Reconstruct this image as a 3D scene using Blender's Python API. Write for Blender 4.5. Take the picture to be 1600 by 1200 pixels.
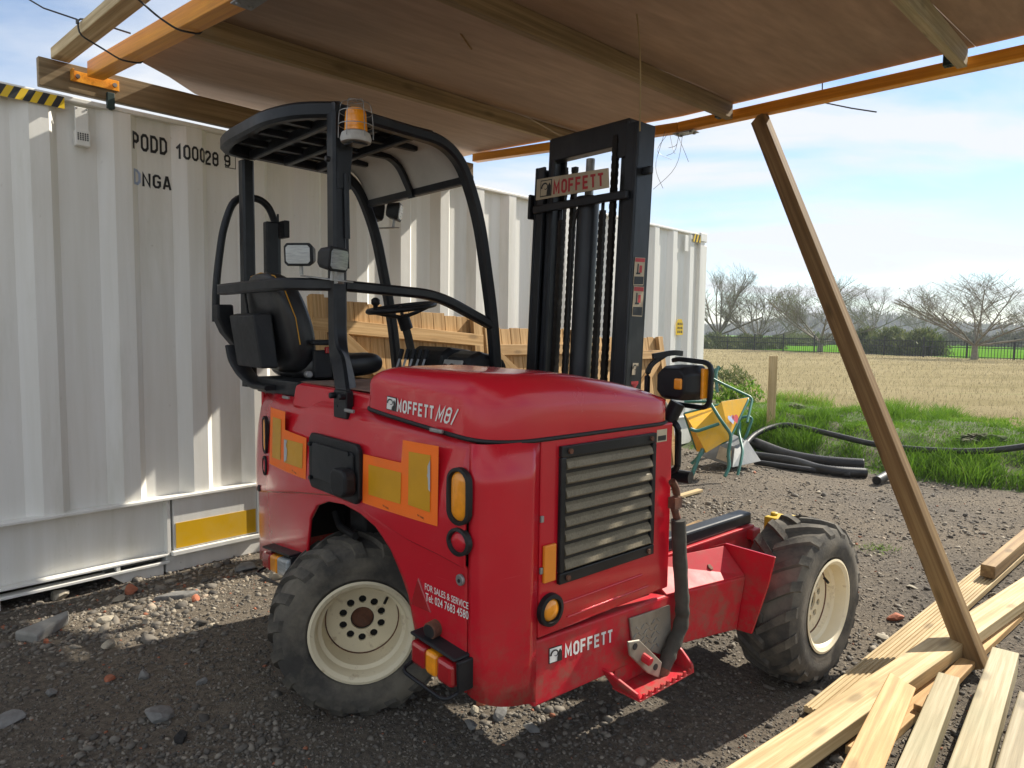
import bpy, bmesh, math, random
import numpy as np
from mathutils import Vector, Matrix
from mathutils.bvhtree import BVHTree
random.seed(7); rng = np.random.default_rng(7)
scene = bpy.context.scene
for o in list(bpy.data.objects): bpy.data.objects.remove(o)
COL = scene.collection
PI = math.pi
# ------------------------------------------------------------------ camera
FPX, CAM_H, HOR, ROLL = 1090.0, 1.5, 515.0, .013
pt, rl = math.atan((600-HOR)/FPX), math.atan(ROLL)
c_f = Vector((0, math.cos(pt), -math.sin(pt))); u0 = Vector((0, math.sin(pt), math.cos(pt))); r0 = Vector((1, 0, 0))
c_r = r0*math.cos(rl)+u0*math.sin(rl); c_u = u0*math.cos(rl)-r0*math.sin(rl)
CAM = Vector((0, 0, CAM_H))
cd = bpy.data.cameras.new('camera'); cam = bpy.data.objects.new('camera', cd); COL.objects.link(cam)
cd.sensor_width = 36; cd.lens = FPX/1600*36; cd.clip_start = .05; cd.clip_end = 3000
M = Matrix((c_r, c_u, -c_f)).transposed().to_4x4(); M.translation = CAM; cam.matrix_world = M
scene.camera = cam
scene.render.resolution_x, scene.render.resolution_y = 1024, 768
# ------------------------------------------------------------------ light and sky
SUN = Vector((.835, .586, 0)).normalized()*math.cos(math.radians(40)); SUN.z = math.sin(math.radians(40))
w = bpy.data.worlds.new('World'); scene.world = w; w.use_nodes = True
nt = w.node_tree; nt.nodes.clear()
def N(t, typ, **k):
    n = t.nodes.new(typ)
    for a, b in k.items(): setattr(n, a, b)
    return n
sky = N(nt, 'ShaderNodeTexSky', sky_type='NISHITA', sun_disc=False)
sky.sun_elevation = math.radians(40); sky.sun_rotation = math.atan2(SUN.x, SUN.y); sky.air_density = 1.0; sky.dust_density = .0; sky.ozone_density = 3.0
tc = N(nt, 'ShaderNodeTexCoord'); sx = N(nt, 'ShaderNodeSeparateXYZ'); nt.links.new(tc.outputs['Generated'], sx.inputs[0])
ad = N(nt, 'ShaderNodeMath', operation='ADD'); ad.inputs[1].default_value = .16; nt.links.new(sx.outputs[2], ad.inputs[0])
mx = N(nt, 'ShaderNodeMath', operation='MAXIMUM'); mx.inputs[1].default_value = .05; nt.links.new(ad.outputs[0], mx.inputs[0])
cb = N(nt, 'ShaderNodeCombineXYZ')
for i in (0, 1):
    d = N(nt, 'ShaderNodeMath', operation='DIVIDE'); nt.links.new(sx.outputs[i], d.inputs[0]); nt.links.new(mx.outputs[0], d.inputs[1]); nt.links.new(d.outputs[0], cb.inputs[i])
mp = N(nt, 'ShaderNodeMapping'); mp.inputs['Rotation'].default_value = (0, 0, .5); mp.inputs['Scale'].default_value = (.55, 1.15, 1); mp.inputs['Location'].default_value = (3.4, 1.3, 0)
nt.links.new(cb.outputs[0], mp.inputs[0])
nz = N(nt, 'ShaderNodeTexNoise'); nz.inputs['Scale'].default_value = 1.5; nz.inputs['Detail'].default_value = 7; nz.inputs['Roughness'].default_value = .52; nz.inputs['Distortion'].default_value = .35
nt.links.new(mp.outputs[0], nz.inputs['Vector'])
cr = N(nt, 'ShaderNodeValToRGB'); cr.color_ramp.elements[0].position = .40; cr.color_ramp.elements[1].position = .57
cr.color_ramp.elements[0].color = (.12, .12, .12, 1); cr.color_ramp.elements[1].color = (.95, .95, .95, 1)
nt.links.new(nz.outputs[0], cr.inputs[0])
mc = N(nt, 'ShaderNodeMixRGB'); mc.inputs[2].default_value = (5.3, 5.45, 5.65, 1)
nt.links.new(cr.outputs[0], mc.inputs[0]); nt.links.new(sky.outputs[0], mc.inputs[1])
bg = N(nt, 'ShaderNodeBackground'); bg.inputs[1].default_value = .098
wo = N(nt, 'ShaderNodeOutputWorld'); nt.links.new(mc.outputs[0], bg.inputs[0]); nt.links.new(bg.outputs[0], wo.inputs[0])
sd = bpy.data.lights.new('sun', 'SUN'); sd.energy = 5.0; sd.angle = math.radians(.6); sd.color = (1, .93, .81)
so = bpy.data.objects.new('sun', sd); COL.objects.link(so); so.rotation_euler = (-SUN).to_track_quat('-Z', 'Y').to_euler()
vs = scene.view_settings; vs.view_transform = 'Standard'; vs.look = 'None'; vs.gamma = 1; vs.exposure = .85; vs.use_curve_mapping = False
scene.render.engine = 'CYCLES'
# ------------------------------------------------------------------ helpers
def V(*a): return Vector(a)
def ray(px, py): return c_f+c_r*((px-800)/FPX)-c_u*((py-600)/FPX)
def hit(px, py, p0, n):
    d = ray(px, py); return CAM+d*((Vector(p0)-CAM).dot(n)/d.dot(n))
def G(px, py, z=0): return hit(px, py, (0, 0, z), Vector((0, 0, 1)))
class Frame:                       # a thing's own axes: x to its right, y forward, z up; points read off at a known plane of it
    def __init__(s, o, yaw):
        y = math.radians(yaw); s.o = Vector(o); s.yaw = y
        s.R = Vector((math.cos(y), -math.sin(y), 0)); s.F = Vector((math.sin(y), math.cos(y), 0))
    def loc(s, P): v = P-s.o; return Vector((v.dot(s.R), v.dot(s.F), v.z))
    def wor(s, x, y, z): return s.o+s.R*x+s.F*y+Vector((0, 0, z))
    def f(s, px, py, f): return s.loc(hit(px, py, s.wor(0, f, 0), s.F))
    def r(s, px, py, r): return s.loc(hit(px, py, s.wor(r, 0, 0), s.R))
    def z(s, px, py, z): return s.loc(G(px, py, z))
    def empty(s, name): o = empty(name, s.o); o.rotation_euler = (0, 0, -s.yaw); return o
def tag(o, label=None, cat=None, group=None, kind=None):
    if label: o['label'] = label
    if cat: o['category'] = cat
    if group: o['group'] = group
    if kind: o['kind'] = kind
    return o
def empty(name, loc, label=None, cat=None, group=None):
    o = bpy.data.objects.new(name, None); COL.objects.link(o); o.location = loc; o.empty_display_size = .1
    return tag(o, label, cat, group)
def link(name, me, parent=None, mat=None):
    o = bpy.data.objects.new(name, me); COL.objects.link(o); o.parent = parent
    return o
def fillet(pts, rad, n=5):
    pts = [Vector(p) for p in pts]; out = [pts[0]]
    for i in range(1, len(pts)-1):
        a, b, c = pts[i-1], pts[i], pts[i+1]
        d = min(rad, (a-b).length*.48, (c-b).length*.48)
        p, q = b+(a-b).normalized()*d, b+(c-b).normalized()*d
        for k in range(n+1):
            t = k/n; out.append(p*(1-t)**2+b*2*t*(1-t)+q*t*t)
    out.append(pts[-1]); return out
def circ(r, n=10): return [(r*math.cos(2*PI*i/n), r*math.sin(2*PI*i/n)) for i in range(n)]
def rect(w, h, b=0):
    w, h = w/2, h/2
    if not b: return [(-w, -h), (w, -h), (w, h), (-w, h)]
    return [(-w+b, -h), (w-b, -h), (w, -h+b), (w, h-b), (w-b, h), (-w+b, h), (-w, h-b), (-w, -h+b)]
class MB:
    def __init__(s): s.v = []; s.f = []; s.mi = []
    def add(s, v, f, m=0):
        k = len(s.v); s.v += [Vector(p) for p in v]; s.f += [[i+k for i in q] for q in f]; s.mi += [m]*len(f); return s
    def box(s, c, size, ax=None, m=0):
        ax = ax or (V(1, 0, 0), V(0, 1, 0), V(0, 0, 1)); c = Vector(c); a, b, d = [Vector(ax[i])*size[i]/2 for i in range(3)]
        v = [c+a*i+b*j+d*k for k in (-1, 1) for j in (-1, 1) for i in (-1, 1)]
        return s.add(v, [(0, 2, 3, 1), (4, 5, 7, 6), (0, 1, 5, 4), (2, 6, 7, 3), (0, 4, 6, 2), (1, 3, 7, 5)], m)
    def b2(s, lo, hi, m=0): return s.box([(lo[i]+hi[i])/2 for i in range(3)], [abs(hi[i]-lo[i]) for i in range(3)], m=m)
    def sweep(s, pts, prof, up=(0, 0, 1), closed=False, m=0, scale=None):
        pts = [Vector(p) for p in pts]; n = len(pts); k = len(prof); v = []; up = Vector(up)
        for i, p in enumerate(pts):
            if closed: t = (pts[(i+1) % n]-pts[i-1])
            else: t = pts[min(i+1, n-1)]-pts[max(i-1, 0)]
            t.normalize(); u = up
            if abs(t.dot(u)) > .985: u = V(0, 1, 0) if abs(t.y) < .9 else V(1, 0, 0)
            a = t.cross(u).normalized(); b = a.cross(t).normalized(); sc = scale[i] if scale else 1
            v += [p+a*x*sc+b*y*sc for x, y in prof]
        f = []
        for i in range(n if closed else n-1):
            for j in range(k):
                f.append((i*k+j, i*k+(j+1) % k, ((i+1) % n)*k+(j+1) % k, ((i+1) % n)*k+j))
        if not closed: f += [tuple(range(k))[::-1], tuple((n-1)*k+j for j in range(k))]
        return s.add(v, f, m)
    def tube(s, pts, r, n=10, **k): return s.sweep(pts, circ(r, n), **k)
    def bar(s, a, b, w, h, up=(0, 0, 1), bv=0, m=0): return s.sweep([a, b], rect(w, h, bv), up, m=m)
    def cyl(s, a, b, r, n=16, m=0): return s.sweep([a, b], circ(r, n), m=m)
    def lathe(s, prof, n=32, c=(0, 0, 0), axis='X', closed=False, m=0):
        c = Vector(c); v = []; k = len(prof)
        for i in range(n):
            a = 2*PI*i/n; ca, sa = math.cos(a), math.sin(a)
            for h, r in prof:
                v.append(c+(V(h, r*ca, r*sa) if axis == 'X' else V(r*ca, r*sa, h) if axis == 'Z' else V(r*ca, h, r*sa)))
        f = [(i*k+j, i*k+j+1, ((i+1) % n)*k+j+1, ((i+1) % n)*k+j) for i in range(n) for j in range(k-1)]
        if closed: f += [(i*k+k-1, i*k, ((i+1) % n)*k, ((i+1) % n)*k+k-1) for i in range(n)]
        return s.add(v, f, m)
    def prism(s, poly, off, m=0):
        n = len(poly); off = Vector(off); v = [Vector(p) for p in poly]; v += [p+off for p in v]
        return s.add(v, [tuple(range(n))[::-1], tuple(range(n, 2*n))]+[(i, (i+1) % n, n+(i+1) % n, n+i) for i in range(n)], m)
    def grid(s, rows, m=0):
        k = len(rows[0]); v = [p for r in rows for p in r]
        return s.add(v, [(i*k+j, i*k+j+1, (i+1)*k+j+1, (i+1)*k+j) for i in range(len(rows)-1) for j in range(k-1)], m)
    def mesh(s, name, mats, smooth=None, recalc=True):
        me = bpy.data.meshes.new(name); me.from_pydata([tuple(p) for p in s.v], [], s.f)
        for mt in (mats if isinstance(mats, (list, tuple)) else [mats]): me.materials.append(MAT[mt])
        if isinstance(mats, (list, tuple)): me.polygons.foreach_set('material_index', s.mi)
        if recalc:
            bm = bmesh.new(); bm.from_mesh(me); bmesh.ops.recalc_face_normals(bm, faces=bm.faces); bm.to_mesh(me); bm.free()
        if smooth is not None:
            me.polygons.foreach_set('use_smooth', [True]*len(me.polygons)); me.set_sharp_from_angle(angle=math.radians(smooth))
        me.update(); return me
    def build(s, name, mats, parent=None, smooth=None, bevel=0, solid=0, recalc=True, label=None):
        o = link(name, s.mesh(name, mats, smooth, recalc), parent)
        if solid: md = o.modifiers.new('s', 'SOLIDIFY'); md.thickness = solid; md.offset = 0
        if bevel: md = o.modifiers.new('b', 'BEVEL'); md.width = bevel; md.segments = 2; md.limit_method = 'ANGLE'; md.angle_limit = math.radians(40)
        if label: o['label'] = label
        return o
def part(name, mats, parent, fn, **k):
    m = MB(); fn(m); return m.build(name, mats, parent, **k)
def copy_tree(o, parent=None):
    c = o.copy(); COL.objects.link(c); c.parent = parent
    for ch in list(o.children): copy_tree(ch, c)
    return c
def np_mesh(name, verts, faces, mats, rnd=None, smooth=False):
    me = bpy.data.meshes.new(name); nf, k = faces.shape
    me.vertices.add(len(verts)); me.vertices.foreach_set('co', verts.astype(np.float32).ravel())
    me.loops.add(nf*k); me.loops.foreach_set('vertex_index', faces.astype(np.int32).ravel())
    me.polygons.add(nf); me.polygons.foreach_set('loop_start', np.arange(0, nf*k, k, dtype=np.int32))
    me.update(calc_edges=True)
    if rnd is not None: a = me.attributes.new('rnd', 'FLOAT', 'POINT'); a.data.foreach_set('value', rnd.astype(np.float32))
    for mt in mats: me.materials.append(MAT[mt])
    if smooth: me.polygons.foreach_set('use_smooth', [True]*nf)
    me.update(); return me
# ------------------------------------------------------------------ materials
MAT = {}
def nm(name):
    m = bpy.data.materials.new(name); m.use_nodes = True; MAT[name] = m; t = m.node_tree
    return t, t.nodes['Principled BSDF']
def ramp(t, src, stops):
    r = N(t, 'ShaderNodeValToRGB'); e = r.color_ramp.elements
    while len(e) < len(stops): e.new(.5)
    for i, (p, c) in enumerate(stops): e[i].position = p; e[i].color = (*c, 1) if len(c) == 3 else c
    t.links.new(src, r.inputs[0]); return r.outputs[0]
def noise(t, vec, scale, detail=4, rough=.55, dist=0):
    n = N(t, 'ShaderNodeTexNoise'); n.inputs['Scale'].default_value = scale; n.inputs['Detail'].default_value = detail; n.inputs['Roughness'].default_value = rough; n.inputs['Distortion'].default_value = dist
    if vec: t.links.new(vec, n.inputs['Vector'])
    return n.outputs[0]
def mix(t, fac, a, b, mode='MIX'):
    m = N(t, 'ShaderNodeMixRGB', blend_type=mode)
    for i, x in ((0, fac), (1, a), (2, b)):
        if isinstance(x, (int, float)): m.inputs[i].default_value = x if i == 0 else (x, x, x, 1)
        elif isinstance(x, tuple): m.inputs[i].default_value = (*x, 1)
        else: t.links.new(x, m.inputs[i])
    return m.outputs[0]
def bump(t, b, h, strength=.3, dist=.01):
    n = N(t, 'ShaderNodeBump'); n.inputs['Strength'].default_value = strength; n.inputs['Distance'].default_value = dist
    t.links.new(h, n.inputs['Height']); t.links.new(n.outputs[0], b.inputs['Normal'])
def coords(t, scale=(1, 1, 1), rnd=False):
    c = N(t, 'ShaderNodeTexCoord'); m = N(t, 'ShaderNodeMapping'); m.inputs['Scale'].default_value = scale; t.links.new(c.outputs['Object'], m.inputs[0])
    if rnd:
        oi = N(t, 'ShaderNodeObjectInfo'); mu = N(t, 'ShaderNodeMath', operation='MULTIPLY'); mu.inputs[1].default_value = 37
        t.links.new(oi.outputs['Random'], mu.inputs[0]); cx = N(t, 'ShaderNodeCombineXYZ')
        for i in range(3): t.links.new(mu.outputs[0], cx.inputs[i])
        t.links.new(cx.outputs[0], m.inputs['Location']); return m.outputs[0], oi.outputs['Random']
    return m.outputs[0]
def paint(name, col, rough=.4, metal=0, var=.12, scale=6, dirt=None, dirt_amt=.5, dscale=3, dlo=.5, bmp=0, bscale=60, coat=0, stretch=(1, 1, 1), rv=.12, mud=None):
    t, b = nm(name); v = coords(t, stretch)
    n1 = noise(t, v, scale, 5)
    c = ramp(t, n1, [(.3, tuple(x*(1-var) for x in col)), (.7, tuple(min(1, x*(1+var)) for x in col))])
    if dirt:
        f = ramp(t, noise(t, v, dscale, 8, .65), [(dlo, (0, 0, 0)), (min(1, dlo+.22), (dirt_amt,)*3)]); c = mix(t, f, c, dirt)
    if mud:                        # mud splashed up from the wheels
        sz = N(t, 'ShaderNodeSeparateXYZ'); t.links.new(v, sz.inputs[0]); mr = N(t, 'ShaderNodeMapRange'); mr.inputs[1].default_value = .70; mr.inputs[2].default_value = .30; t.links.new(sz.outputs[2], mr.inputs[0])
        sp_ = ramp(t, noise(t, v, 16, 8, .75), [(.44, (0, 0, 0)), (.66, (.8,)*3)]); c = mix(t, mix(t, 1.0, sp_, mr.outputs[0], 'MULTIPLY'), c, mud)
        sc = ramp(t, noise(t, coords(t, (4, 4, 60)), 2.2, 3, .5), [(.70, (0, 0, 0)), (.73, (.35,)*3)]); c = mix(t, sc, c, tuple(min(1, x*1.1+.05) for x in col))
    t.links.new(c, b.inputs['Base Color'])
    rr = N(t, 'ShaderNodeMapRange'); rr.inputs[3].default_value = max(.02, rough-rv); rr.inputs[4].default_value = min(1, rough+rv); t.links.new(noise(t, v, scale*2.3, 6), rr.inputs[0]); t.links.new(rr.outputs[0], b.inputs['Roughness'])
    b.inputs['Metallic'].default_value = metal; b.inputs['Coat Weight'].default_value = coat; b.inputs['Coat Roughness'].default_value = .08
    if bmp: bump(t, b, noise(t, v, bscale, 5, .6), bmp, .004)
    return b
def wood(name, a, b_, knots=.6, rough=.7, gs=1.0, dark=None):
    t, b = nm(name); v, r = coords(t, (.55*gs, 24*gs, 24*gs), True); v2, _ = coords(t, (1, 1, 1), True)
    g = noise(t, v, 1.6, 6, .6, .25)
    c = ramp(t, g, [(.28, tuple(x*.72 for x in b_)), (.45, b_), (.62, a), (.8, tuple(min(1, x*1.1) for x in a))])
    fine = noise(t, v, 9, 3); c = mix(t, .25, c, ramp(t, fine, [(.3, (.55,)*3), (.7, (1.2,)*3)]), 'MULTIPLY')
    vo = N(t, 'ShaderNodeTexVoronoi'); vo.inputs['Scale'].default_value = 1; vv, _ = coords(t, (3.2, 9, 9), True); t.links.new(vv, vo.inputs['Vector'])
    k = ramp(t, vo.outputs['Distance'], [(.10, (knots,)*3), (.22, (0, 0, 0))]); c = mix(t, k, c, tuple(x*.35 for x in b_))
    st = ramp(t, noise(t, v2, 2.2, 6, .6), [(.45, (0, 0, 0)), (.75, (.45,)*3)]); c = mix(t, st, c, dark or tuple(x*.6 for x in b_))
    mr = N(t, 'ShaderNodeMapRange'); mr.inputs[3].default_value = .8; mr.inputs[4].default_value = 1.15; t.links.new(r, mr.inputs[0])
    c = mix(t, 1.0, c, mr.outputs[0], 'MULTIPLY')
    t.links.new(c, b.inputs['Base Color']); b.inputs['Roughness'].default_value = rough; b.inputs['Specular IOR Level'].default_value = .25
    bump(t, b, g, .25, .003)
b = paint('red', (.53, .009, .021), .25, var=.05, scale=3, dirt=(.46, .10, .09), dirt_amt=.12, dscale=2.2, dlo=.5, coat=.4, rv=.06, mud=(.17, .12, .08)); b.inputs['Specular IOR Level'].default_value = .35
b = paint('red_worn', (.51, .012, .025), .5, var=.10, scale=6, dirt=(.36, .12, .09), dirt_amt=.4, dscale=4, dlo=.5, coat=0, mud=(.17, .12, .08)); b.inputs['Specular IOR Level'].default_value = .3
paint('black', (.010, .011, .013), .38, var=.25, scale=9, dirt=(.06, .058, .055), dirt_amt=.3, dscale=7, dlo=.52).inputs['Specular IOR Level'].default_value = .3
paint('black_plastic', (.009, .0095, .011), .48, var=.2, scale=14, dirt=(.05, .048, .046), dirt_amt=.35, dscale=6, dlo=.5, bmp=.12, bscale=160).inputs['Specular IOR Level'].default_value = .3
paint('mast_steel', (.013, .015, .019), .38, var=.3, scale=8, dirt=(.045, .045, .047), dirt_amt=.5, dscale=5, dlo=.5, stretch=(1, 1, .35), metal=.2)
paint('chain', (.02, .016, .013), .5, var=.4, scale=30, metal=.6)
paint('vinyl', (.014, .014, .015), .38, var=.2, scale=12, dirt=(.06, .06, .06), dirt_amt=.3, dscale=5, bmp=.15, bscale=220)
paint('rubber', (.050, .046, .040), .9, var=.3, scale=7, dirt=(.19, .165, .125), dirt_amt=.75, dscale=5, dlo=.40, bmp=.4, bscale=90)
paint('rubber_seal', (.008, .008, .008), .6)
paint('cream', (.72, .63, .44), .5, var=.06, scale=5, dirt=(.24, .13, .05), dirt_amt=.9, dscale=20, dlo=.575, bmp=.05)
paint('well', (.012, .011, .010), .9)
paint('rust', (.13, .05, .025), .8, var=.5, scale=25, dirt=(.04, .03, .025), dirt_amt=.8, dscale=18, bmp=.3)
paint('steel', (.33, .33, .32), .45, metal=.7, var=.2, scale=20, dirt=(.14, .11, .08), dirt_amt=.6, dscale=12)
paint('galv', (.20, .21, .21), .5, metal=.4, var=.15, scale=14, dirt=(.34, .33, .30), dirt_amt=.6, dscale=5, stretch=(1, 1, .3))
paint('grille', (.115, .098, .070), .7, var=.3, scale=12, dirt=(.20, .17, .12), dirt_amt=.7, dscale=6, dlo=.42)
paint('grille_back', (.03, .026, .02), .9)
paint('orange_film', (1, .17, .006), .6, var=.05, scale=5, dirt=(.55, .2, .08), dirt_amt=.3, dscale=4)
paint('yellow_film', (.60, .29, .004), .42, var=.07, scale=9, dirt=(.45, .38, .25), dirt_amt=.35, dscale=6, dlo=.58)
paint('peel', (.42, .43, .44), .7)
paint('white_print', (.72, .70, .66), .55, var=.06, scale=14)
paint('black_print', (.012, .012, .013), .5)
paint('red_print', (.45, .03, .035), .5, var=.2, scale=12)
paint('blue_print', (.33, .40, .56), .6)
paint('sign_board', (.50, .42, .29), .6, var=.15, scale=9, dirt=(.3, .22, .14), dirt_amt=.6, dscale=7)
paint('amber', (.85, .30, .012), .22, coat=.6, var=.15, scale=25)
paint('amber_flat', (.80, .25, .02), .35, var=.06)
paint('red_lens', (.35, .012, .016), .2, coat=.7)
paint('clear_lens', (.36, .38, .38), .15, coat=.8, var=.25, scale=60, stretch=(.3, .3, 3))
paint('grey_base', (.42, .41, .38), .55, dirt=(.2, .17, .13), dirt_amt=.6, dscale=10)
paint('sleeve', (.05, .046, .036), .9, var=.3, scale=12, dirt=(.10, .092, .075), dirt_amt=.6, dscale=9, bmp=.6, bscale=30)
paint('tread_plate', (.30, .27, .22), .5, metal=.4, var=.2, scale=18, dirt=(.15, .12, .09), dirt_amt=.7, dscale=9, dlo=.45)
paint('deck_dust', (.18, .10, .07), .85, var=.25, scale=10, dirt=(.28, .22, .16), dirt_amt=.7)
paint('yellow_steel', (.55, .38, .02), .45, var=.1, dirt=(.2, .14, .05), dirt_amt=.6, dscale=9)
paint('visor', (.48, .46, .42), .4, var=.1, dirt=(.5, .48, .42), dirt_amt=.6, dscale=4)
t, b = nm('container')      # off-white paint with vertical run marks and green film
v = coords(t, (1, 1, 1)); vs_ = coords(t, (6, 6, .35)); c = ramp(t, noise(t, vs_, 2.2, 7, .6), [(.35, (.73, .715, .655)), (.65, (.80, .79, .745))])
c = mix(t, ramp(t, noise(t, coords(t, (3, 3, .6)), 1.5, 8, .7), [(.54, (0, 0, 0)), (.80, (.38,)*3)]), c, (.42, .41, .30))
c = mix(t, ramp(t, noise(t, v, 26, 5, .7), [(.68, (0, 0, 0)), (.74, (.6,)*3)]), c, (.24, .2, .14))
t.links.new(c, b.inputs['Base Color']); b.inputs['Roughness'].default_value = .5; bump(t, b, noise(t, v, 9, 4), .12, .01)
paint('container_yellow', (.70, .40, .006), .45, var=.05, dirt=(.5, .4, .2), dirt_amt=.3)
paint('yellow_tape', (.72, .48, .01), .5); paint('black_tape', (.015, .015, .016), .5)
wood('pine', (.60, .47, .27), (.47, .34, .17), gs=1.6)
wood('pine_warm', (.58, .38, .18), (.45, .27, .11), gs=1.4)
wood('treated', (.44, .37, .24), (.33, .27, .16), .5, dark=(.24, .25, .15), gs=1.5)
wood('old_wood', (.38, .255, .12), (.26, .16, .07), .6)
wood('joist', (.34, .25, .14), (.24, .17, .09), .5)
paint('plywood', (.35, .24, .17), .8, var=.15, scale=24, dirt=(.22, .145, .10), dirt_amt=.7, dscale=2.2, dlo=.44, stretch=(1, .13, 1), bmp=.2, bscale=60)
wood('orange_beam', (.88, .40, .04), (.76, .31, .03), .2, rough=.4, dark=(.66, .25, .03))
def attr_mat(name, stops, rough=.9, scale=0, trans=0, bmp=0):
    t, b = nm(name); a = N(t, 'ShaderNodeAttribute', attribute_name='rnd'); c = ramp(t, a.outputs['Fac'], stops)
    if scale: c = mix(t, .5, c, ramp(t, noise(t, coords(t), scale, 4), [(.3, (.6,)*3), (.7, (1.3,)*3)]), 'MULTIPLY')
    t.links.new(c, b.inputs['Base Color']); b.inputs['Roughness'].default_value = rough; b.inputs['Specular IOR Level'].default_value = .25
    if trans:
        tr = N(t, 'ShaderNodeBsdfTranslucent'); t.links.new(c, tr.inputs[0]); ms = N(t, 'ShaderNodeMixShader'); ms.inputs[0].default_value = trans
        o = t.nodes['Material Output']; t.links.new(b.outputs[0], ms.inputs[1]); t.links.new(tr.outputs[0], ms.inputs[2]); t.links.new(ms.outputs[0], o.inputs[0])
attr_mat('stone', [(0, (.075, .068, .06)), (.35, (.16, .143, .12)), (.62, (.235, .207, .168)), (.82, (.31, .27, .21)), (.95, (.40, .35, .27)), (1, (.30, .12, .07))], scale=30)
attr_mat('grass', [(0, (.07, .15, .015)), (.5, (.14, .27, .022)), (.85, (.22, .36, .04)), (1, (.38, .33, .14))], .6, trans=.35)
attr_mat('dry_grass', [(0, (.24, .205, .115)), (.55, (.31, .26, .155)), (.85, (.37, .31, .195)), (1, (.18, .215, .075))], .8, trans=.25)
attr_mat('bush_leaf', [(0, (.08, .11, .035)), (.6, (.14, .175, .055)), (1, (.20, .21, .08))], .7, trans=.25)
attr_mat('scrub', [(0, (.17, .15, .11)), (.6, (.22, .21, .14)), (1, (.27, .27, .15))], .8)
t, b = nm('gravel'); v = coords(t)
c = ramp(t, noise(t, v, 38, 8, .75), [(.3, (.06, .054, .047)), (.5, (.155, .136, .112)), (.66, (.25, .22, .178)), (.8, (.36, .31, .25))])
c = mix(t, .8, c, ramp(t, noise(t, v, .9, 5), [(.32, (.72, .71, .72)), (.62, (1.12, 1.05, .95))]), 'MULTIPLY')
t.links.new(c, b.inputs['Base Color']); b.inputs['Roughness'].default_value = .95; bump(t, b, noise(t, v, 55, 9, .8), .9, .02); b.inputs['Specular IOR Level'].default_value = .15
t, b = nm('field'); v = coords(t)
c = ramp(t, noise(t, coords(t, (.25, 1, 1)), .35, 9, .7), [(.3, (.22, .19, .10)), (.5, (.29, .245, .14)), (.60, (.32, .27, .16)), (.72, (.17, .20, .07))])
t.links.new(c, b.inputs['Base Color']); b.inputs['Roughness'].default_value = .95; bump(t, b, noise(t, v, 9, 8, .8), .8, .08); b.inputs['Specular IOR Level'].default_value = 0
paint('soil', (.07, .055, .032), 1, var=.4, scale=20, dirt=(.06, .10, .02), dirt_amt=.95, dlo=.38, dscale=4, bmp=.9, bscale=60)
paint('meadow', (.085, .20, .018), 1, var=.2, scale=.4).inputs['Specular IOR Level'].default_value = 0
paint('bark', (.20, .175, .13), .9, var=.35, scale=6, dirt=(.11, .115, .055), dirt_amt=.7, dscale=2)
paint('iron', (.014, .015, .014), .6)
paint('far_wood', (.085, .085, .075), 1, var=.35, scale=.15, dirt=(.05, .065, .035), dirt_amt=.8, dscale=.12)
paint('pipe', (.016, .016, .017), .5, var=.3, scale=10, dirt=(.07, .065, .06), dirt_amt=.5, dscale=8)
paint('teal', (.035, .17, .135), .4, dirt=(.2, .22, .2), dirt_amt=.6, dscale=16, dlo=.54)
paint('barrow_yellow', (.80, .43, .008), .42, var=.07, dirt=(.50, .36, .14), dirt_amt=.5, dscale=7)
paint('zip', (.012, .012, .013), .5); paint('twine', (.36, .28, .15), .9); paint('wire', (.12, .11, .10), .5, metal=.5)
paint('brick', (.34, .115, .06), .95, var=.3, scale=20, bmp=.5); paint('pale_stone', (.33, .29, .22), .95, var=.3, scale=20, bmp=.5); paint('grey_stone', (.17, .165, .155), .95, var=.3, scale=20, bmp=.5)
paint('concrete', (.26, .25, .225), .95, var=.2, scale=14, bmp=.5); paint('bracket_green', (.012, .035, .033), .5)
# ------------------------------------------------------------------ lettering
def text_mesh(s, bold=.012, shear=0):
    cu = bpy.data.curves.new('t', 'FONT'); cu.body = s; cu.offset = bold; cu.shear = shear; cu.resolution_u = 3
    o = bpy.data.objects.new('t', cu); COL.objects.link(o); bpy.context.view_layer.update()
    me = bpy.data.meshes.new_from_object(o.evaluated_get(bpy.context.evaluated_depsgraph_get())); bpy.data.objects.remove(o); bpy.data.curves.remove(cu)
    bm = bmesh.new(); bm.from_mesh(me); bpy.data.meshes.remove(me)
    bmesh.ops.remove_doubles(bm, verts=bm.verts, dist=1e-5)
    xs = [v.co.x for v in bm.verts]; ys = [v.co.y for v in bm.verts]; a, b, c, d = min(xs), max(xs), min(ys), max(ys)
    for v in bm.verts: v.co = Vector(((v.co.x-a)/(b-a), (v.co.y-c)/(d-c), 0))
    return bm
OC = [(.28, 0), (.72, 0), (1, .16), (1, .84), (.72, 1), (.28, 1), (0, .84), (0, .16)]     # condensed round form
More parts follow.
